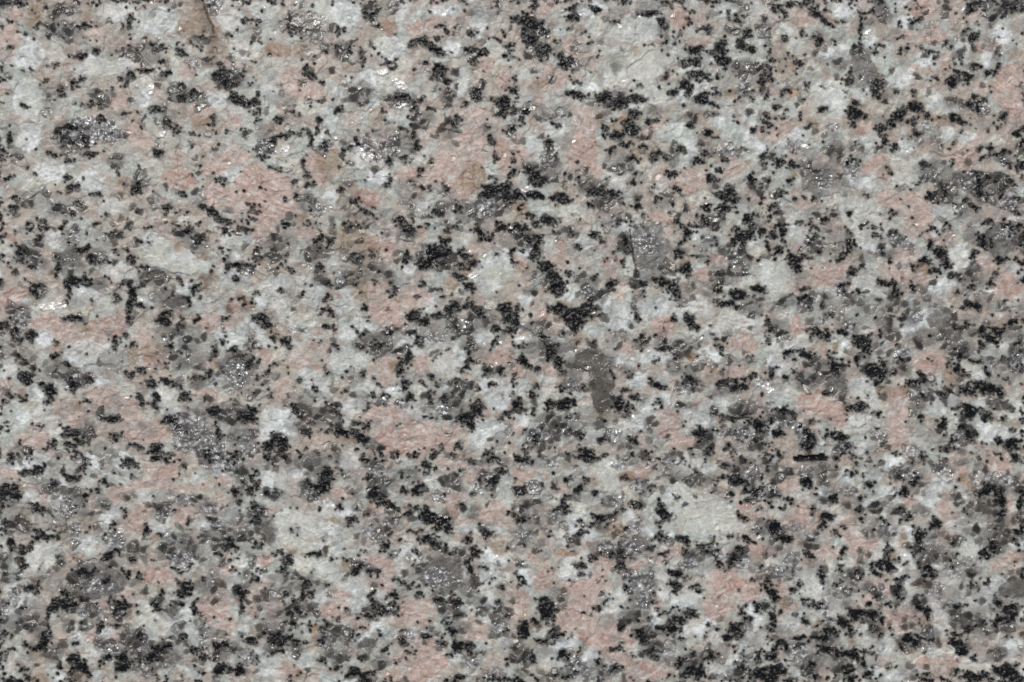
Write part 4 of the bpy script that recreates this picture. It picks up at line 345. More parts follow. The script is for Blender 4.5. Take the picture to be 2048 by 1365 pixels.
BL['H'] = [(1000, 558, 44, 38, -0.6), (1258, 62, 40, 26, 0.0), (1240, 130, 32, 36, 0.2), (1300, 125, 34, 36, 0.0),
           (1375, 1035, 26, 34, 0.3), (1425, 1030, 46, 38, 0.0), (1450, 1058, 32, 22, -0.3), (1210, 942, 30, 28, -0.4),
           (885, 735, 32, 30, 0.3), (380, 525, 34, 22, 0.3), (310, 505, 38, 24, -0.4), (1552, 560, 36, 36, 0.0),
           (650, 1145, 28, 18, 0.0), (345, 535, 22, 16, 0.0), (210, 130, 38, 28, -0.2), (1660, 215, 36, 34, 0.1),
           (1645, 190, 30, 26, 0.0), (720, 620, 32, 18, 0.0), (690, 720, 36, 24, 0.1), (1720, 780, 30, 18, 0.2),
           (590, 1060, 44, 34, 0.2), (300, 1235, 40, 28, 0.3), (1620, 1165, 26, 26, 0.5), (1940, 1105, 28, 22, 0.3),
           (650, 25, 22, 28, 0.0), (345, 130, 8, 24, 0.2), (60, 200, 26, 40, 0.2), (1705, 420, 24, 40, 0.1)]
BL['K'] = [b for b in BL['K'] if b[2] > 1]
FK, IK = splat('K', 1.05, 1.5)
FH, IH = splat('H', 1.05, 1.7)
BL['T'] += [(705, 470, 26, 70, 0.0), (720, 560, 22, 60, 0.1), (690, 400, 22, 40, 0.2), (655, 320, 26, 36, 0.0), (436, 90, 22, 40, 0.2)]
FB, IB = splat('B', 0.82, 1.0)
FD, ID = splat('D', 1.0)
FQ, IQ = splat('Q', 1.0)
FG, IG = splat('G', 1.0)
FP, IP = splat('P', 0.92)
FW, IW = splat('W', 0.95)
FC, IC = splat('C', 0.95)
FT, IT = splat('T', 1.0)
FS, IS = splat('S', 1.0, 0.35)

# grains: g1 quartz-sized, g2 mica crumbs, g0 big cleavage facets, g3 grit
g1 = Cells(14.5, 11, X + wx * 0.45, Y + wy * 0.45)
g2 = Cells(4.7, 12, X + wx * 0.3, Y + wy * 0.3)
g0 = Cells(46, 13, XW + 5 * noise(22, 71), YW + 5 * noise(22, 72))
gl = Cells(24, 14, XW, YW)

# the reading fields' borders were under-read: let chance fill them
def seamw(sx, sy):
    a = np.abs((sx + 256) % 512 - 256); b = np.abs((sy + 227.5) % 455 - 227.5)
    return np.exp(-(np.minimum(a, b) / 11.0) ** 2)


# quartz: decided grain by grain
n_q = noise(30, 21)
r1 = g1.rnd(); r2 = g1.rnd(); r3 = g1.rnd(); r4 = g1.rnd()
sd = g1.at(FD); sq = g1.at(FQ); sg = g1.at(FG)
bgq = g1.at(noise(60, 22)) * 0.5 + 0.5
calm = np.maximum(g1.at(FW), g1.at(FP))
isD = (sd + (r1 - 0.5) * 7 > 1.6) & (r2 < 0.74)
isQ = ~isD & ((sq + (r1 - 0.5) * 8 > 0.5) & (r2 < 0.40) | (sg + (r1 - .5) * 6 > 0) & (r2 < 0.75))
isQ |= ~isD & (r3 < 0.03 + 0.09 * bgq + 0.18 * seamw(g1.sx, g1.sy)) & (calm < 4)
isQ |= ~isD & (r3 < 0.025) & (calm >= 4)
darkQ = (~isD) & isQ & (r4 < 0.22)
D_px = isD[g1.idx] & (FH < 0) & (FK < 0); Q_px = isQ[g1.idx] & (FH < 0) & (FK < 0)
rad = (0.35 + 0.5 * r3)[g1.idx]
# thin pale seams between the grains
seam = g1.edge < (0.2 + 1.2 * np.clip(noise(26, 23), 0, 1) + 0.9 * (r4[g1.idx] > .5) * Q_px)
D_px = D_px & ~(seam & (noise(19, 24) > 0.1)); Q_px = Q_px & ~seam
Q_px |= FK >= 0

# mica: decided crumb by crumb
s1 = g2.rnd(); s2 = g2.rnd(); s3 = g2.rnd(); s4 = g2.rnd()
sb = g2.at(FB)
near = g2.at(noise(40, 31))
near2 = g2.at(noise(11, 33))
cl = g2.at(np.maximum(FW, FP))
isB = (sb + (s1 - 0.5) * 4.6 + 3.4 * near2 > 0.55) & (s2 < 0.92)
veil = ((sb + (s1 - 0.5) * 6 + 3.0 * near2 > -2.2) & (s3 < 0.55))[g2.idx]
isB |= (s3 < 0.008 + 0.022 * np.clip(near, 0, 1) + 0.05 * np.clip(near2 - .45, 0, 1)) & (cl < 5)
isB |= (s3 < 0.005)
isB |= (s3 < 0.55 * seamw(g2.sx, g2.sy)) & (g2.at(noise(17, 36)) > 0.28)
isB |= (g2.at(FB) > -6) & (s3 < 0.15)
B_px = isB[g2.idx]
B_px &= ~((g2.edge < 0.55) & (s4[g2.idx] > 0.45) & (FB < 3.5))
B_px &= ~((np.maximum(FH, FK) > 2) & (FB < 1) & (s1[g2.idx] < .85))
B_px |= (FB > 2.0) & (noise(5.5, 35) > -0.3)
halfB = (s4[g2.idx] > 0.60) & (FB < 5)

# ---------------------------------------------------------------- cracks
CRACKS = [  # polyline, half width, depth
    ([(400, -20), (407, 8), (417, 32), (428, 55), (430, 66)], 1.1, 4.0),
    ([(1260, 462), (1262, 490), (1268, 520), (1275, 545)], 1.2, 3.0),
    ([(1395, 1093), (1412, 1096), (1428, 1088), (1430, 1076)], 2.0, 5.0),
    ([(1455, 833), (1475, 840), (1500, 838)], 1.6, 4.0),
]
dCr = np.full(X.shape, 99, f4); depth = np.zeros(X.shape, f4)
for pts, hw, dp in CRACKS:
    for (ax, ay), (bx, by) in zip(pts[:-1], pts[1:]):
        i0 = max(int((min(ax, bx) - 20 + MX) / H), 0); i1 = int((max(ax, bx) + 20 + MX) / H)
        j0 = max(int((min(ay, by) - 20 + MY) / H), 0); j1 = int((max(ay, by) + 20 + MY) / H)
        x = X[j0:j1, i0:i1] + 0.35 * wx[j0:j1, i0:i1]; y = Y[j0:j1, i0:i1] + 0.35 * wy[j0:j1, i0:i1]
        vx, vy = bx - ax, by - ay
        t = np.clip(((x - ax) * vx + (y - ay) * vy) / (vx * vx + vy * vy), 0, 1)
        q = np.hypot(x - ax - t * vx, y - ay - t * vy)
        dCr[j0:j1, i0:i1] = np.minimum(dCr[j0:j1, i0:i1], q - hw)
        depth[j0:j1, i0:i1] = np.maximum(depth[j0:j1, i0:i1], dp * smooth(hw + 1.5, hw * 0.4, q))
crack = dCr < 0

# ---------------------------------------------------------------- class and piece of every sample
GM, PF, WF, CF, GQ, SQ, BM, MS = range(8)
kind = np.zeros(X.shape, np.int32)
base = np.argmax(np.stack([np.full(X.shape, 0.8, f4) + 1.5 * noise(20, 41), FP, FW, FC]), axis=0)
kind[:] = base
kind[Q_px] = GQ
kind[D_px] = SQ
kind[B_px] = BM
kind[(FS > 0) & (kind != BM) | (FS > 1.5)] = MS
blade = (np.abs(X - 1624 + 1.0 * wx) < 31 + 4 * np.sign(Y - 915)) & (np.abs(Y - 915 + (X - 1624) * 0.03 + 0.5 * wy) < 5.8 + 1.5 * noise(9, 152))
kind[blade] = BM
kind[crack] = GM

# ---------------------------------------------------------------- colour (the minerals' own colour, with some glint and sheen painted in)
def lin(r, g, b):
    def c(v):
        v /= 255.0
        return v / 12.92 if v <= 0.04045 else ((v + 0.055) / 1.055) ** 2.4
    return np.array([c(r), c(g), c(b)], f4) * GAIN * np.array([0.995, 0.998, 0.982], f4)


GAIN = 0.86
def mix(a, b, t):
    t = t[..., None] if np.ndim(t) else t
    return a * (1 - t) + b * t


nA = fbm(120, 50); nB = fbm(30, 53); nC = fbm(9, 56); nD = fbm(4.2, 59, 2); nE = fbm(60, 62)
v0 = g0.rnd()[g0.idx] - 0.5
col = np.empty(X.shape + (3,), f4)
warm = lin(187, 171, 158); cool = lin(188, 190, 181); beige = lin(186, 174, 155)
col[:] = mix(mix(warm, cool, smooth(-0.35, 0.4, nB + 0.4 * nA)), beige, smooth(0.0, 0.7, nE + 0.3 * nC) * 0.6)
# pale rims and veils of white feldspar
col = mix(col, lin(206, 206, 200), smooth(0.15, 0.7, nC) * 0.5)
col = mix(col, lin(150, 142, 136), smooth(0.1, 0.65, -nC - 0.25 * nB) * 0.55)
gv = (g1.rnd()[g1.idx] - 0.5)
g3 = Cells(8.5, 15, X + wx * 0.4, Y + wy * 0.4)
g3r = g3.rnd()[g3.idx]; g3s = g3.rnd()[g3.idx]
col = col * (1 + 0.16 * gv)[..., None]
# white and cream feldspar
white = mix(lin(186, 190, 185), lin(232, 233, 231), smooth(-0.5, 0.6, nB + 0.5 * nC))
white = mix(white, lin(240, 241, 238), smooth(0.35, 0.9, nC + 0.5 * noise(22, 97)) * 0.7)
white = mix(white, lin(184, 190, 179), smooth(0.1, 0.6, nE) * 0.7)
white = mix(white, lin(206, 198, 188), smooth(0.0, 0.6, noise(48, 98) + 0.4 * nC) * 0.6)
creamc = mix(lin(200, 197, 183), lin(218, 214, 203), smooth(-0.4, 0.5, nC))
wW = smooth(-3.0, 4.0, FW + 3 * nC); wC = smooth(-2.5, 4.5, FC + 3 * nC)
col = mix(col, white, wW * 0.88); col = mix(col, creamc, wC * 0.72)
# pink feldspar with cleavage streaks; each crystal has its own direction
ang = (np.random.default_rng(7).random(len(BL['P']) + 1) - 0.3) * 2.2
A = ang[IP]
ca, sa = np.cos(A).astype(f4), np.sin(A).astype(f4)
al = X * ca + Y * sa; ac = -X * sa + Y * ca
rr = np.abs(al) % 2400, np.abs(ac) % 1600
streak = noise(3.0, 81, (rr[0] / 5.5), rr[1]) * 0.6 + noise(6.5, 82, rr[0] / 4, rr[1]) * 0.6
pv = np.random.default_rng(8).random(len(BL['P']) + 1).astype(f4)[IP]
pink = mix(lin(203, 175, 163), lin(191, 153, 139), smooth(-0.5, 0.6, nB + 0.9 * (pv - 0.5)))
pink = mix(pink, lin(214, 196, 186), smooth(-0.1, 0.6, streak + 0.4 * nC) * 0.65)
pink = mix(pink, lin(172, 134, 118), smooth(0.1, 0.8, -streak) * 0.45)
wP = smooth(-2.0, 2.6, FP + 3.2 * nC + 1.5 * nD)
psz = np.array([min(1.0, math.sqrt(b[2] * b[3]) / 30.0) for b in BL['P']] + [0], f4)[IP]
wP = wP * (0.28 + 0.20 * pv + 0.42 * psz) * (1 - 0.35 * smooth(0.1, 0.7, nB - 0.5 * nC))
col = mix(col, pink, np.where(base == PF, np.maximum(wP, 0.25), wP * 0.30) * np.where(FW > FP, .45, 1))
# grain-to-grain mottling of all the feldspar: milky, clear and stained little grains
near_dark = smooth(-9, 1, np.maximum(FB, FD))
g3e = smooth(-0.2, 1.6, g3.edge)
col = mix(col, lin(206, 207, 203), smooth(0.80, 0.98, g3r) * 0.55 * g3e)
col = mix(col, lin(146, 140, 130), smooth(0.72, 0.98, 1 - g3r) * g3e * (0.28 + 0.40 * near_dark))
col = mix(col, lin(176, 150, 128), smooth(0.86, 0.99, g3s) * g3e * 0.5)
col = mix(col, lin(158, 168, 168), smooth(0.88, 0.99, 1 - g3s) * g3e * 0.4)
col = mix(col, col * 0.80, smooth(0.1, 0.8, noise(12, 94) + 0.4 * noise(5, 95)) * (0.35 + 0.65 * near_dark))
# rust
wT = smooth(-5, 6, FT + 4 * nC) * smooth(-0.8, 0.3, nC + 0.5 * nB)
col = mix(col, lin(156, 128, 98), wT * 0.72)
# tiny dark dots scattered in the feldspar
dots = smooth(0.66, 0.86, noise(4.6, 91) * 0.6 + noise(3.3, 92) * 0.4)
col = mix(col, lin(104, 96, 88), dots * 0.7)
# quartz: brown-grey glass, darker in the listed dark patches
t1 = g1.rnd()[g1.idx]; t2 = g1.rnd()[g1.idx]
qz = mix(lin(152, 147, 140), lin(110, 101, 91), t1)
qz = mix(qz, lin(82, 76, 69), (darkQ[g1.idx] * 0.8).astype(f4))
sm = mix(lin(110, 103, 95), lin(46, 43, 39), t2)
sm = mix(sm, lin(140, 136, 130), smooth(0.78, 0.95, t1))
vq = 1 + 0.22 * nC + 0.14 * nD
inner = smooth(-0.5, 4.0, g1.edge)
col = np.where((Q_px & (kind == GQ))[..., None], mix(col, qz * vq[..., None], 0.45 + 0.5 * inner), col)
col = np.where((D_px & (kind == SQ))[..., None], mix(col, sm * vq[..., None], 0.6 + 0.38 * inner), col)
# quartz showing through, and grey shading of the fine matrix in the listed areas
greyw = smooth(-4, 5, np.maximum(FQ, FD) + 3 * nC) * (np.isin(kind, (GM, CF, WF, PF)))
col = mix(col, lin(146, 143, 138), greyw * 0.50)
smoke = smooth(-3, 6, FD + 3.5 * nC) * (kind != BM)
col = mix(col, lin(92, 88, 83), smoke * 0.36)
# mica: near black, green-grey flakes, brown rims
u1 = s1[g2.idx]; u2 = s3[g2.idx]
mica = mix(lin(10, 12, 12), lin(30, 34, 34), u1 * u1)
mica = mix(mica, lin(56, 60, 56), smooth(0.70, 0.9, s4[g2.idx]) * 0.8)
mica = mix(mica, lin(58, 46, 34), smooth(0.8, 0.95, s2[g2.idx]) * 0.8)
mica = np.where((halfB & B_px)[..., None], mix(mica, lin(110, 108, 102), 0.35), mica)
col = np.where((kind == BM)[..., None], mica, col)
col = np.where(blade[..., None], mix(lin(9, 9, 8), lin(66, 50, 30), smooth(0.3, 0.8, noise(4.0, 151, X, Y * 0.4))), col)
col = np.where((kind == MS)[..., None], lin(222, 216, 210), col)  # glint of the flakes painted in as near-white colour
# small coloured spots: green chlorite, orange and red rust
def spot(x, y, rad, c, amt):
    global col
    q = np.sqrt((X + wx - x) ** 2 + (Y + wy - y) ** 2)
    col = mix(col, c, smooth(rad, rad * 0.4, q + 5 * nC) * amt * (kind != BM))


# the single large crystals keep one tone
kt = np.random.default_rng(3).random(len(BL['K']) + 1).astype(f4)[IK]
big = mix(lin(142, 138, 133), lin(100, 93, 86), kt)
big = np.where((IK == 0)[..., None], lin(140, 137, 133), np.where(((IK > 0) & (IK < 4))[..., None], lin(92, 86, 78), big))
col = mix(col, big * (1 + 0.26 * nC + 0.25 * nB + 0.16 * nD + 0.3 * gv)[..., None], smooth(-1.5, 5.5, FK + 3.0 * nC) * (kind != BM) * (0.66 - 0.25 * smooth(0.0, 0.6, noise(16, 160))))
ht = np.random.default_rng(4).random(len(BL['H']) + 1).astype(f4)[IH]
pale = mix(lin(196, 197, 188), lin(206, 203, 189), ht)
pale = np.where((IH == 0)[..., None], lin(180, 178, 164), pale)
pale = mix(pale, lin(222, 220, 208), smooth(0.0, 0.7, nB + 0.6 * nC) * 0.6)
col = mix(col, pale, smooth(-2.5, 7.0, FH + 5 * nC) * (kind != BM) * 0.42)
spot(1243, 118, 26, lin(128, 134, 108), 0.6); spot(1236, 132, 18, lin(84, 92, 80), 0.6)
for sx0, sy0, sr0, c0 in ((775, 44, 9, (172, 104, 84)), (768, 60, 12, (176, 136, 116)), (1245, 238, 9, (206, 150, 104)),
                          (1042, 425, 16, (184, 146, 104)), (1030, 410, 10, (190, 146, 110)), (1380, 716, 10, (166, 126, 74)),
                          (632, 1257, 8, (196, 142, 74)), (490, 604, 7, (120, 78, 44)), (800, 660, 6, (128, 70, 44)),
                          (1240, 592, 14, (224, 178, 150)), (1588, 190, 12, (200, 156, 110)), (520, 965, 6, (190, 124, 84))):
    spot(sx0, sy0, sr0, lin(*c0), 0.5)
col = np.where(crack[..., None], lin(26, 22, 17), col)
xc = 402 + 0.42 * np.clip(Y, 0, 75) + 4 * nC
stainc = smooth(xc - 30, xc - 6, X) * smooth(xc + 2 + 14 * smooth(40, 90, Y), xc - 2, X) * smooth(150, 85, Y) * (0.75 + 0.5 * nB)
col = mix(col, lin(112, 94, 74), np.clip(stainc, 0, 1) * 0.85 * (kind != BM))
rim = blur((kind == BM).astype(f4), 2)
rim2 = blur((kind == BM).astype(f4), 12)
col = mix(col, lin(96, 90, 82), np.where(kind == BM, 0, np.clip(rim * 1.4 + rim2 * 0.6, 0, 0.6)))
# ragged dust of dark flecks round the mica and the smoky quartz, and fine grain everywhere
col = mix(col, lin(98, 95, 90), veil * (kind != BM) * smooth(-0.3, 1.4, g2.edge) * (0.35 + 0.3 * s4[g2.idx]))
fleck = smooth(0.30, 0.55, noise(4.4, 131) + 0.35 * noise(9, 132)) * smooth(-11, -1, FB) * (kind != BM)
col = mix(col, lin(58, 56, 52), fleck * 0.62)
nF = noise(2.6, 133); nG = noise(6.5, 134)
amp = np.where(kind == BM, 0.05, np.where((kind == GQ) | (kind == SQ), 0.13, 0.085))
col = col * (1 + amp * (nF + 0.9 * nG))[..., None]
gm = smooth(-1, 4, FG) * (kind != BM)
sheen = smooth(0.1, 0.7, noise(4.0, 135) + 0.5 * noise(8, 136))
col = mix(col, mix(lin(120, 117, 116), lin(214, 214, 216), sheen), gm * 0.55)  # silvery sheen of the glassy quartz painted into its colour
soft = blur(col, 3)
col = np.where((kind == BM)[..., None], blur(col, 1) * 0.35 + col * 0.65, mix(col, soft, 0.45))
col = col * (1 + np.where(kind == BM, 0, 0.07) * noise(3.2, 138) + 0.06 * noise(2.4, 139))[..., None]
lum = col.mean(-1, keepdims=True)
col = col * (np.clip(lum, 0.01, 1) / 0.40) ** 0.24
col = np.clip(col, 0.006, 0.84)

# ---------------------------------------------------------------- relief
Z = 9 * fbm(420, 101, 2) + 3.2 * fbm(110, 104, 2)
tx = (g0.rnd() - .5)[g0.idx]; ty = (g0.rnd() - .5)[g0.idx]
Z += (tx * g0.dx + ty * g0.dy) * 0.09
lx = (gl.rnd() - .5)[gl.idx]; ly = (gl.rnd() - .5)[gl.idx]
Z += (lx * gl.dx + ly * gl.dy) * 0.10
isq = ((kind == GQ) | (kind == SQ)).astype(f4)
isb = (kind == BM).astype(f4)
# fine relief, kept apart because the flat cleavage faces do without it
ax_ = (g1.rnd() - .5)[g1.idx]; ay_ = (g1.rnd() - .5)[g1.idx]; az_ = (g1.rnd() - .5)[g1.idx]
Zf = isq * (1 - smooth(-2, 1, FK)) * ((ax_ * g1.dx + ay_ * g1.dy) * 0.6 + az_ * 1.2 - 1.1 * (1 - smooth(0, 3.2, g1.edge)) + 0.4)
Zf += (1 - isq) * ((ax_ * g1.dx + ay_ * g1.dy) * 0.20 + az_ * 0.5) * (1 - smooth(-2, 2, np.maximum(FH, FK)))
bx_ = (g2.rnd() - .5)[g2.idx]; by_ = (g2.rnd() - .5)[g2.idx]; bz_ = (g2.rnd() - .5)[g2.idx]
Zf += isb * ((bx_ * g2.dx + by_ * g2.dy) * 0.6 + bz_ * 1.2 - 1.6)
Zf += (1 - isb) * (bx_ * g2.dx + by_ * g2.dy) * 0.10
# cleavage steps in the feldspar: saw-toothed ledges along each crystal's own direction
A2 = np.where(FP > FW, A, ((g0.rnd() * 3.1)[g0.idx])).astype(f4)
led = (-X * np.sin(A2) + Y * np.cos(A2) + 3 * nB + 1.2 * nC) / (8 + 9 * g0.rnd()[g0.idx])
led = led - np.floor(led)
feld = np.isin(kind, (PF, WF, CF)) * smooth(-1, 3, np.maximum(np.maximum(FP, FW), FC)) * smooth(-0.3, 0.4, noise(26, 141))
Zf += feld * (led ** 1.5) * 0.85
Zf += 0.22 * nC + 0.12 * nD + 0.12 * noise(3.0, 110)
glas = smooth(-2, 3, FG)
Zf += glas * (0.9 * nD + 0.8 * noise(3.4, 137))
# cleavage faces that happen to lean to the sun: they flash
r5 = g3.rnd()[g3.idx]
chance = 0.004 + 0.05 * isq + 0.03 * isb * (g3r > .5) + 0.20 * glas + 0.012 * smooth(-3, 3, np.maximum(FP, FW))
sl = (0.30 + 0.16 * (g3.rnd() - .5))[g3.idx]; sw = (0.5 * (g3.rnd() - .5))[g3.idx]
face = ((r5 < chance) & (g3.edge > 0.3)).astype(f4)
sx_, sy_ = 0.375, 0.927
pr = g3.dx * (sx_ + sw) + g3.dy * (sy_ - sw * 0.4)
msf = (kind == MS).astype(f4)
prs = ((X * sx_ + Y * sy_ + 5 * nC + 3.0 * nD) / 11.0 + 0.5 * g3.rnd()[g3.idx])
prs = (prs - np.floor(prs)) * 9.0
Z += Zf * (1 - np.maximum(face, msf)) + face * (1 - msf) * sl * pr * 0.9 + msf * (0.27 * prs + 0.5 * nD)
Z -= depth + 3.5 * blade
Z = blur(Z, 1) * 0.4 + Z * 0.6
mirror = np.clip(face * (0.5 + 0.5 * g3.rnd()[g3.idx]) + msf, 0, 1).astype(f4)
gloss = np.clip(glas * 0.9 + msf + 0.5 * smooth(0.84, 0.95, g1.rnd()[g1.idx]) * (0.4 + 0.6 * isq)
                + 0.25 * smooth(0.2, 0.8, noise(24, 120)) + 0.02, 0, 1).astype(f4)

# ---------------------------------------------------------------- mesh samples: every one in view, each third outside
def pick(coords, hi):
    inside = (coords >= -14) & (coords <= hi + 14)
    keep = inside | (np.arange(len(coords)) % 3 == 0)
    keep[0] = keep[-1] = True
    return np.nonzero(keep)[0]


ci = pick(xs, 2048); ri = pick(ys, 1365)
sub = np.ix_(ri, ci)
vx = (X[sub] - CX) * S; vy = -(Y[sub] - CY) * S; vz = Z[sub] * S
nr, nc = vx.shape
co = np.stack([vx, vy, vz], -1).reshape(-1, 3).astype(f4)
# shake the samples a little so that grain edges do not run along rows
rg = np.random.default_rng(5)
jig = (rg.random((nr * nc, 2)) - 0.5) * (0.55 * H * S)
co[:, :2] += jig.astype(f4)
tint = np.concatenate([col[sub].reshape(-1, 3), np.ones((nr * nc, 1), f4)], 1)
gls = gloss[sub].ravel(); mir = mirror[sub].ravel()
a = (np.arange(nr - 1)[:, None] * nc + np.arange(nc - 1)[None, :]).ravel()
quads = np.stack([a, a + nc, a + nc + 1, a + 1], 1)

ids = {PF: merge('P', 0.55, 6)[IP], WF: merge('W', 0.5, 5)[IW], CF: IC, GQ: np.where(FQ > -6, merge('Q', 0.4, 3)[IQ], -1),
       SQ: merge('D', 0.4, 3)[ID], BM: np.where(FB > -2.5, merge('B', 0.62, 6)[IB], -1), MS: IS}
inside = (X >= -2) & (X <= 2050) & (Y >= -2) & (Y <= 1367)
piece = np.full(X.shape, -1, np.int64)
for k, iid in ids.items():
    m = (kind == k) & inside & (iid >= 0)
    piece[m] = iid[m]
qk2 = kind[sub][:-1, :-1]; qp2 = piece[sub][:-1, :-1]
# connected pieces: spread the lowest label until nothing changes
key = qk2 * 100000 + qp2
lab = np.arange(key.size, dtype=np.int32).reshape(key.shape)
eh = key[:, 1:] == key[:, :-1]; ev = key[1:] == key[:-1]
for _ in range(600):
    before = int(lab.sum(dtype=np.int64))
    for a_, b_, e in ((lab[:, 1:], lab[:, :-1], eh), (lab[1:], lab[:-1], ev)):
        m = np.minimum(a_, b_)
        np.copyto(a_, m, where=e); np.copyto(b_, m, where=e)
    lab = np.minimum(lab, lab.ravel()[lab.ravel()].reshape(lab.shape))
    if int(lab.sum(dtype=np.int64)) == before:
        break
qk = qk2.ravel(); ins = inside[sub][:-1, :-1].ravel()
qp = np.where(ins & (qk != GM), lab.ravel(), -1)


# ---------------------------------------------------------------- materials
def mineral(name, rough, sparkle, cell, spec=0.5, rough_shiny=None, tone=0.17, coat=0.0):
    m = bpy.data.materials.new(name)
    m.use_nodes = True
    nt = m.node_tree; N = nt.nodes; L = nt.links
    p = N['Principled BSDF']
    at = N.new('ShaderNodeAttribute'); at.attribute_name = 'tint'
    gl_ = N.new('ShaderNodeAttribute'); gl_.attribute_name = 'gloss'
    tc = N.new('ShaderNodeTexCoord')
    ns = N.new('ShaderNodeTexNoise'); ns.inputs['Scale'].default_value = 9000; ns.inputs['Detail'].default_value = 3
    L.new(tc.outputs['Object'], ns.inputs['Vector'])
    mr = N.new('ShaderNodeMapRange')
    mr.inputs['From Min'].default_value = 0.3; mr.inputs['From Max'].default_value = 0.7
    mr.inputs['To Min'].default_value = 1 - tone; mr.inputs['To Max'].default_value = 1 + tone
    L.new(ns.outputs['Fac'], mr.inputs['Value'])
    mul = N.new('ShaderNodeVectorMath'); mul.operation = 'SCALE'
    L.new(at.outputs['Color'], mul.inputs[0]); L.new(mr.outputs['Result'], mul.inputs['Scale'])
    L.new(mul.outputs['Vector'], p.inputs['Base Color'])
    # minute cleavage faces: each voronoi cell leans its own way
    vo = N.new('ShaderNodeTexVoronoi'); vo.inputs['Scale'].default_value = 1.0 / (cell * S)
    L.new(tc.outputs['Object'], vo.inputs['Vector'])
    sb_ = N.new('ShaderNodeVectorMath'); sb_.operation = 'SUBTRACT'; sb_.inputs[1].default_value = (0.5, 0.5, 0.5)
    L.new(vo.outputs['Color'], sb_.inputs[0])
    am = N.new('ShaderNodeMath'); am.operation = 'MULTIPLY_ADD'
    am.inputs[1].default_value = sparkle * 1.3; am.inputs[2].default_value = sparkle * 0.30
    L.new(gl_.outputs['Fac'], am.inputs[0])
    sc = N.new('ShaderNodeVectorMath'); sc.operation = 'SCALE'
    mi = N.new('ShaderNodeAttribute'); mi.attribute_name = 'mirror'
    inv = N.new('ShaderNodeMath'); inv.operation = 'MULTIPLY_ADD'; inv.inputs[1].default_value = -0.8; inv.inputs[2].default_value = 1.0
    L.new(mi.outputs['Fac'], inv.inputs[0])
    pm = N.new('ShaderNodeMath'); pm.operation = 'MULTIPLY'
    L.new(am.outputs['Value'], pm.inputs[0]); L.new(inv.outputs['Value'], pm.inputs[1])
    L.new(sb_.outputs['Vector'], sc.inputs[0]); L.new(pm.outputs['Value'], sc.inputs['Scale'])
    ge = N.new('ShaderNodeNewGeometry')
    ad = N.new('ShaderNodeVectorMath'); ad.operation = 'ADD'
    L.new(ge.outputs['Normal'], ad.inputs[0]); L.new(sc.outputs['Vector'], ad.inputs[1])
    no = N.new('ShaderNodeVectorMath'); no.operation = 'NORMALIZE'
    L.new(ad.outputs['Vector'], no.inputs[0])
    L.new(no.outputs['Vector'], p.inputs['Normal'])
    rm = N.new('ShaderNodeMapRange')
    rm.inputs['To Min'].default_value = rough
    rm.inputs['To Max'].default_value = rough_shiny if rough_shiny else rough * 0.6
    L.new(gl_.outputs['Fac'], rm.inputs['Value'])
    ro = N.new('ShaderNodeMapRange'); ro.inputs['To Max'].default_value = 0.25
    L.new(mi.outputs['Fac'], ro.inputs['Value']); L.new(rm.outputs['Result'], ro.inputs['To Min'])
    L.new(ro.outputs['Result'], p.inputs['Roughness'])
    p.inputs['Specular IOR Level'].default_value = spec
    return m


MAT = {
    GM: mineral('fine_feldspar_matrix', 0.58, 0.20, 2.6, 0.5, 0.36),
    PF: mineral('pink_feldspar', 0.58, 0.18, 2.6, 0.5, 0.38),
    WF: mineral('white_feldspar', 0.56, 0.18, 2.6, 0.5, 0.34, 0.12),
    CF: mineral('cream_feldspar', 0.58, 0.18, 2.6, 0.5, 0.36, 0.12),
    GQ: mineral('grey_quartz', 0.38, 0.36, 2.6, 0.5, 0.25),
    SQ: mineral('smoky_quartz', 0.36, 0.36, 2.6, 0.5, 0.24),
    BM: mineral('black_mica', 0.42, 0.40, 2.6, 0.25, 0.32, 0.25),
    MS: mineral('bright_cleavage', 0.22, 0.9, 5.0, 1.0, 0.16),
}
NAME = {GM: 'fine_grained_matrix', PF: 'pink_feldspar_crystal', WF: 'white_feldspar_crystal', CF: 'cream_feldspar_crystal',
        GQ: 'grey_quartz_patch', SQ: 'smoky_quartz_patch', BM: 'black_mica_clot', MS: 'bright_cleavage_face'}
REST = {PF: 'pink_feldspar_grains', WF: 'white_feldspar_grains', CF: 'cream_feldspar_grains', GQ: 'grey_quartz_grains',
        SQ: 'smoky_quartz_grains', BM: 'black_mica_specks', MS: 'bright_cleavage_specks'}

root = bpy.data.objects.new('granite_stone', None)
root.empty_display_size = 0.02
scene.collection.objects.link(root)
root['label'] = 'speckled granite slab of pink and white feldspar, grey quartz and black mica filling the picture'
root['category'] = 'stone slab'


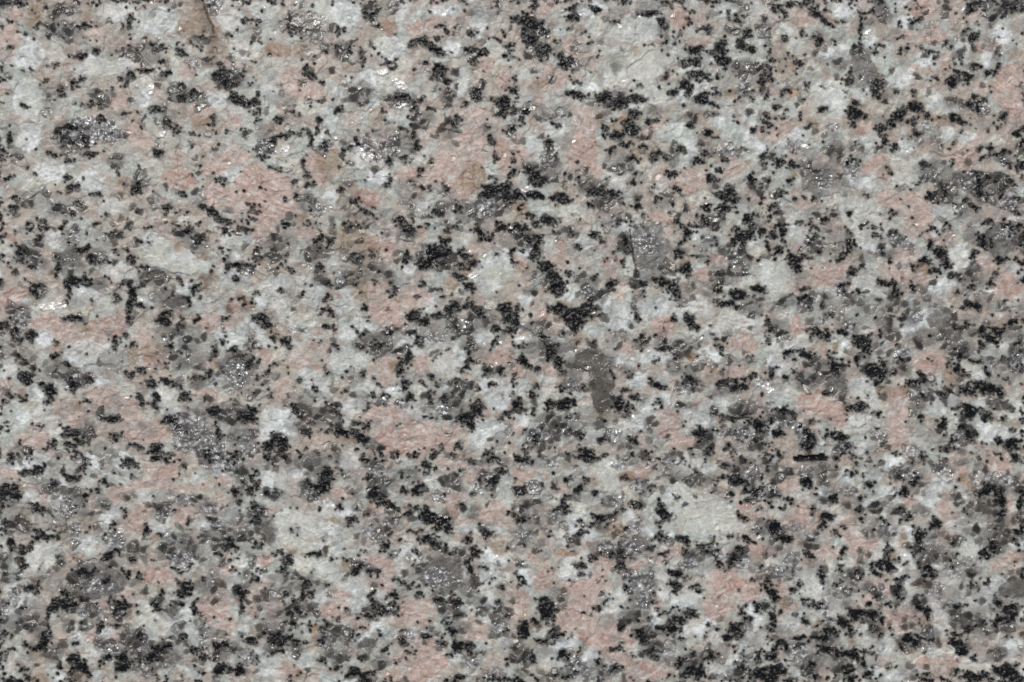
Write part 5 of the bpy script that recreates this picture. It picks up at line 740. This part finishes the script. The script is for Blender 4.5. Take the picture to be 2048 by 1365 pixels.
def patch(name, q, mat, stuff=False):
    used, inv = np.unique(q, return_inverse=True)
    me = bpy.data.meshes.new(name)
    me.vertices.add(len(used)); me.vertices.foreach_set('co', co[used].ravel())
    me.loops.add(q.size); me.loops.foreach_set('vertex_index', inv.ravel().astype(np.int32))
    me.polygons.add(len(q)); me.polygons.foreach_set('loop_start', np.arange(0, q.size, 4, dtype=np.int32))
    me.update(calc_edges=True)
    at = me.attributes.new('tint', 'FLOAT_COLOR', 'POINT'); at.data.foreach_set('color', tint[used].ravel())
    at = me.attributes.new('gloss', 'FLOAT', 'POINT'); at.data.foreach_set('value', gls[used])
    at = me.attributes.new('mirror', 'FLOAT', 'POINT'); at.data.foreach_set('value', mir[used])
    me.materials.append(mat)
    o = bpy.data.objects.new(name, me)
    scene.collection.objects.link(o)
    o.parent = root
    if stuff:
        o['kind'] = 'stuff'
    return o


patch(NAME[GM], quads[qk == GM], MAT[GM], stuff=True)
for k in (PF, WF, CF, GQ, SQ, BM, MS):
    sel = np.nonzero(qk == k)[0]
    pid = qp[sel]
    order = np.argsort(pid, kind='stable'); sel = sel[order]; pid = pid[order]
    u, start, cnt = np.unique(pid, return_index=True, return_counts=True)
    good = sorted([(c, s) for uu, s, c in zip(u, start, cnt) if uu >= 0 and c >= 14], reverse=True)[:300]
    done = np.zeros(len(sel), bool)
    for c, s in good:
        patch(NAME[k], quads[sel[s:s + c]], MAT[k])
        done[s:s + c] = True
    rest = sel[~done]
    if len(rest):
        patch(REST[k], quads[rest], MAT[k], stuff=True)
    print(NAME[k], len(good), 'rest faces', len(rest))

# sawn sides and underside of the slab
ring = np.concatenate([np.arange(nc), np.arange(1, nr) * nc + nc - 1, (nr - 1) * nc + np.arange(nc - 2, -1, -1),
                       np.arange(nr - 2, 0, -1) * nc])
top = co[ring]; bot = top.copy(); bot[:, 2] = -0.03
n = len(ring)
sv = np.concatenate([top, bot])
faces = [(i, (i + 1) % n, n + (i + 1) % n, n + i) for i in range(n)] + [tuple(range(2 * n - 1, n - 1, -1))]
me = bpy.data.meshes.new('sawn_edge')
me.from_pydata([tuple(map(float, v)) for v in sv], [], faces)
at = me.attributes.new('tint', 'FLOAT_COLOR', 'POINT')
at.data.foreach_set('color', np.concatenate([tint[ring], tint[ring]]).ravel())
at = me.attributes.new('gloss', 'FLOAT', 'POINT')
me.materials.append(MAT[GM])
o = bpy.data.objects.new('sawn_edge', me); scene.collection.objects.link(o); o.parent = root
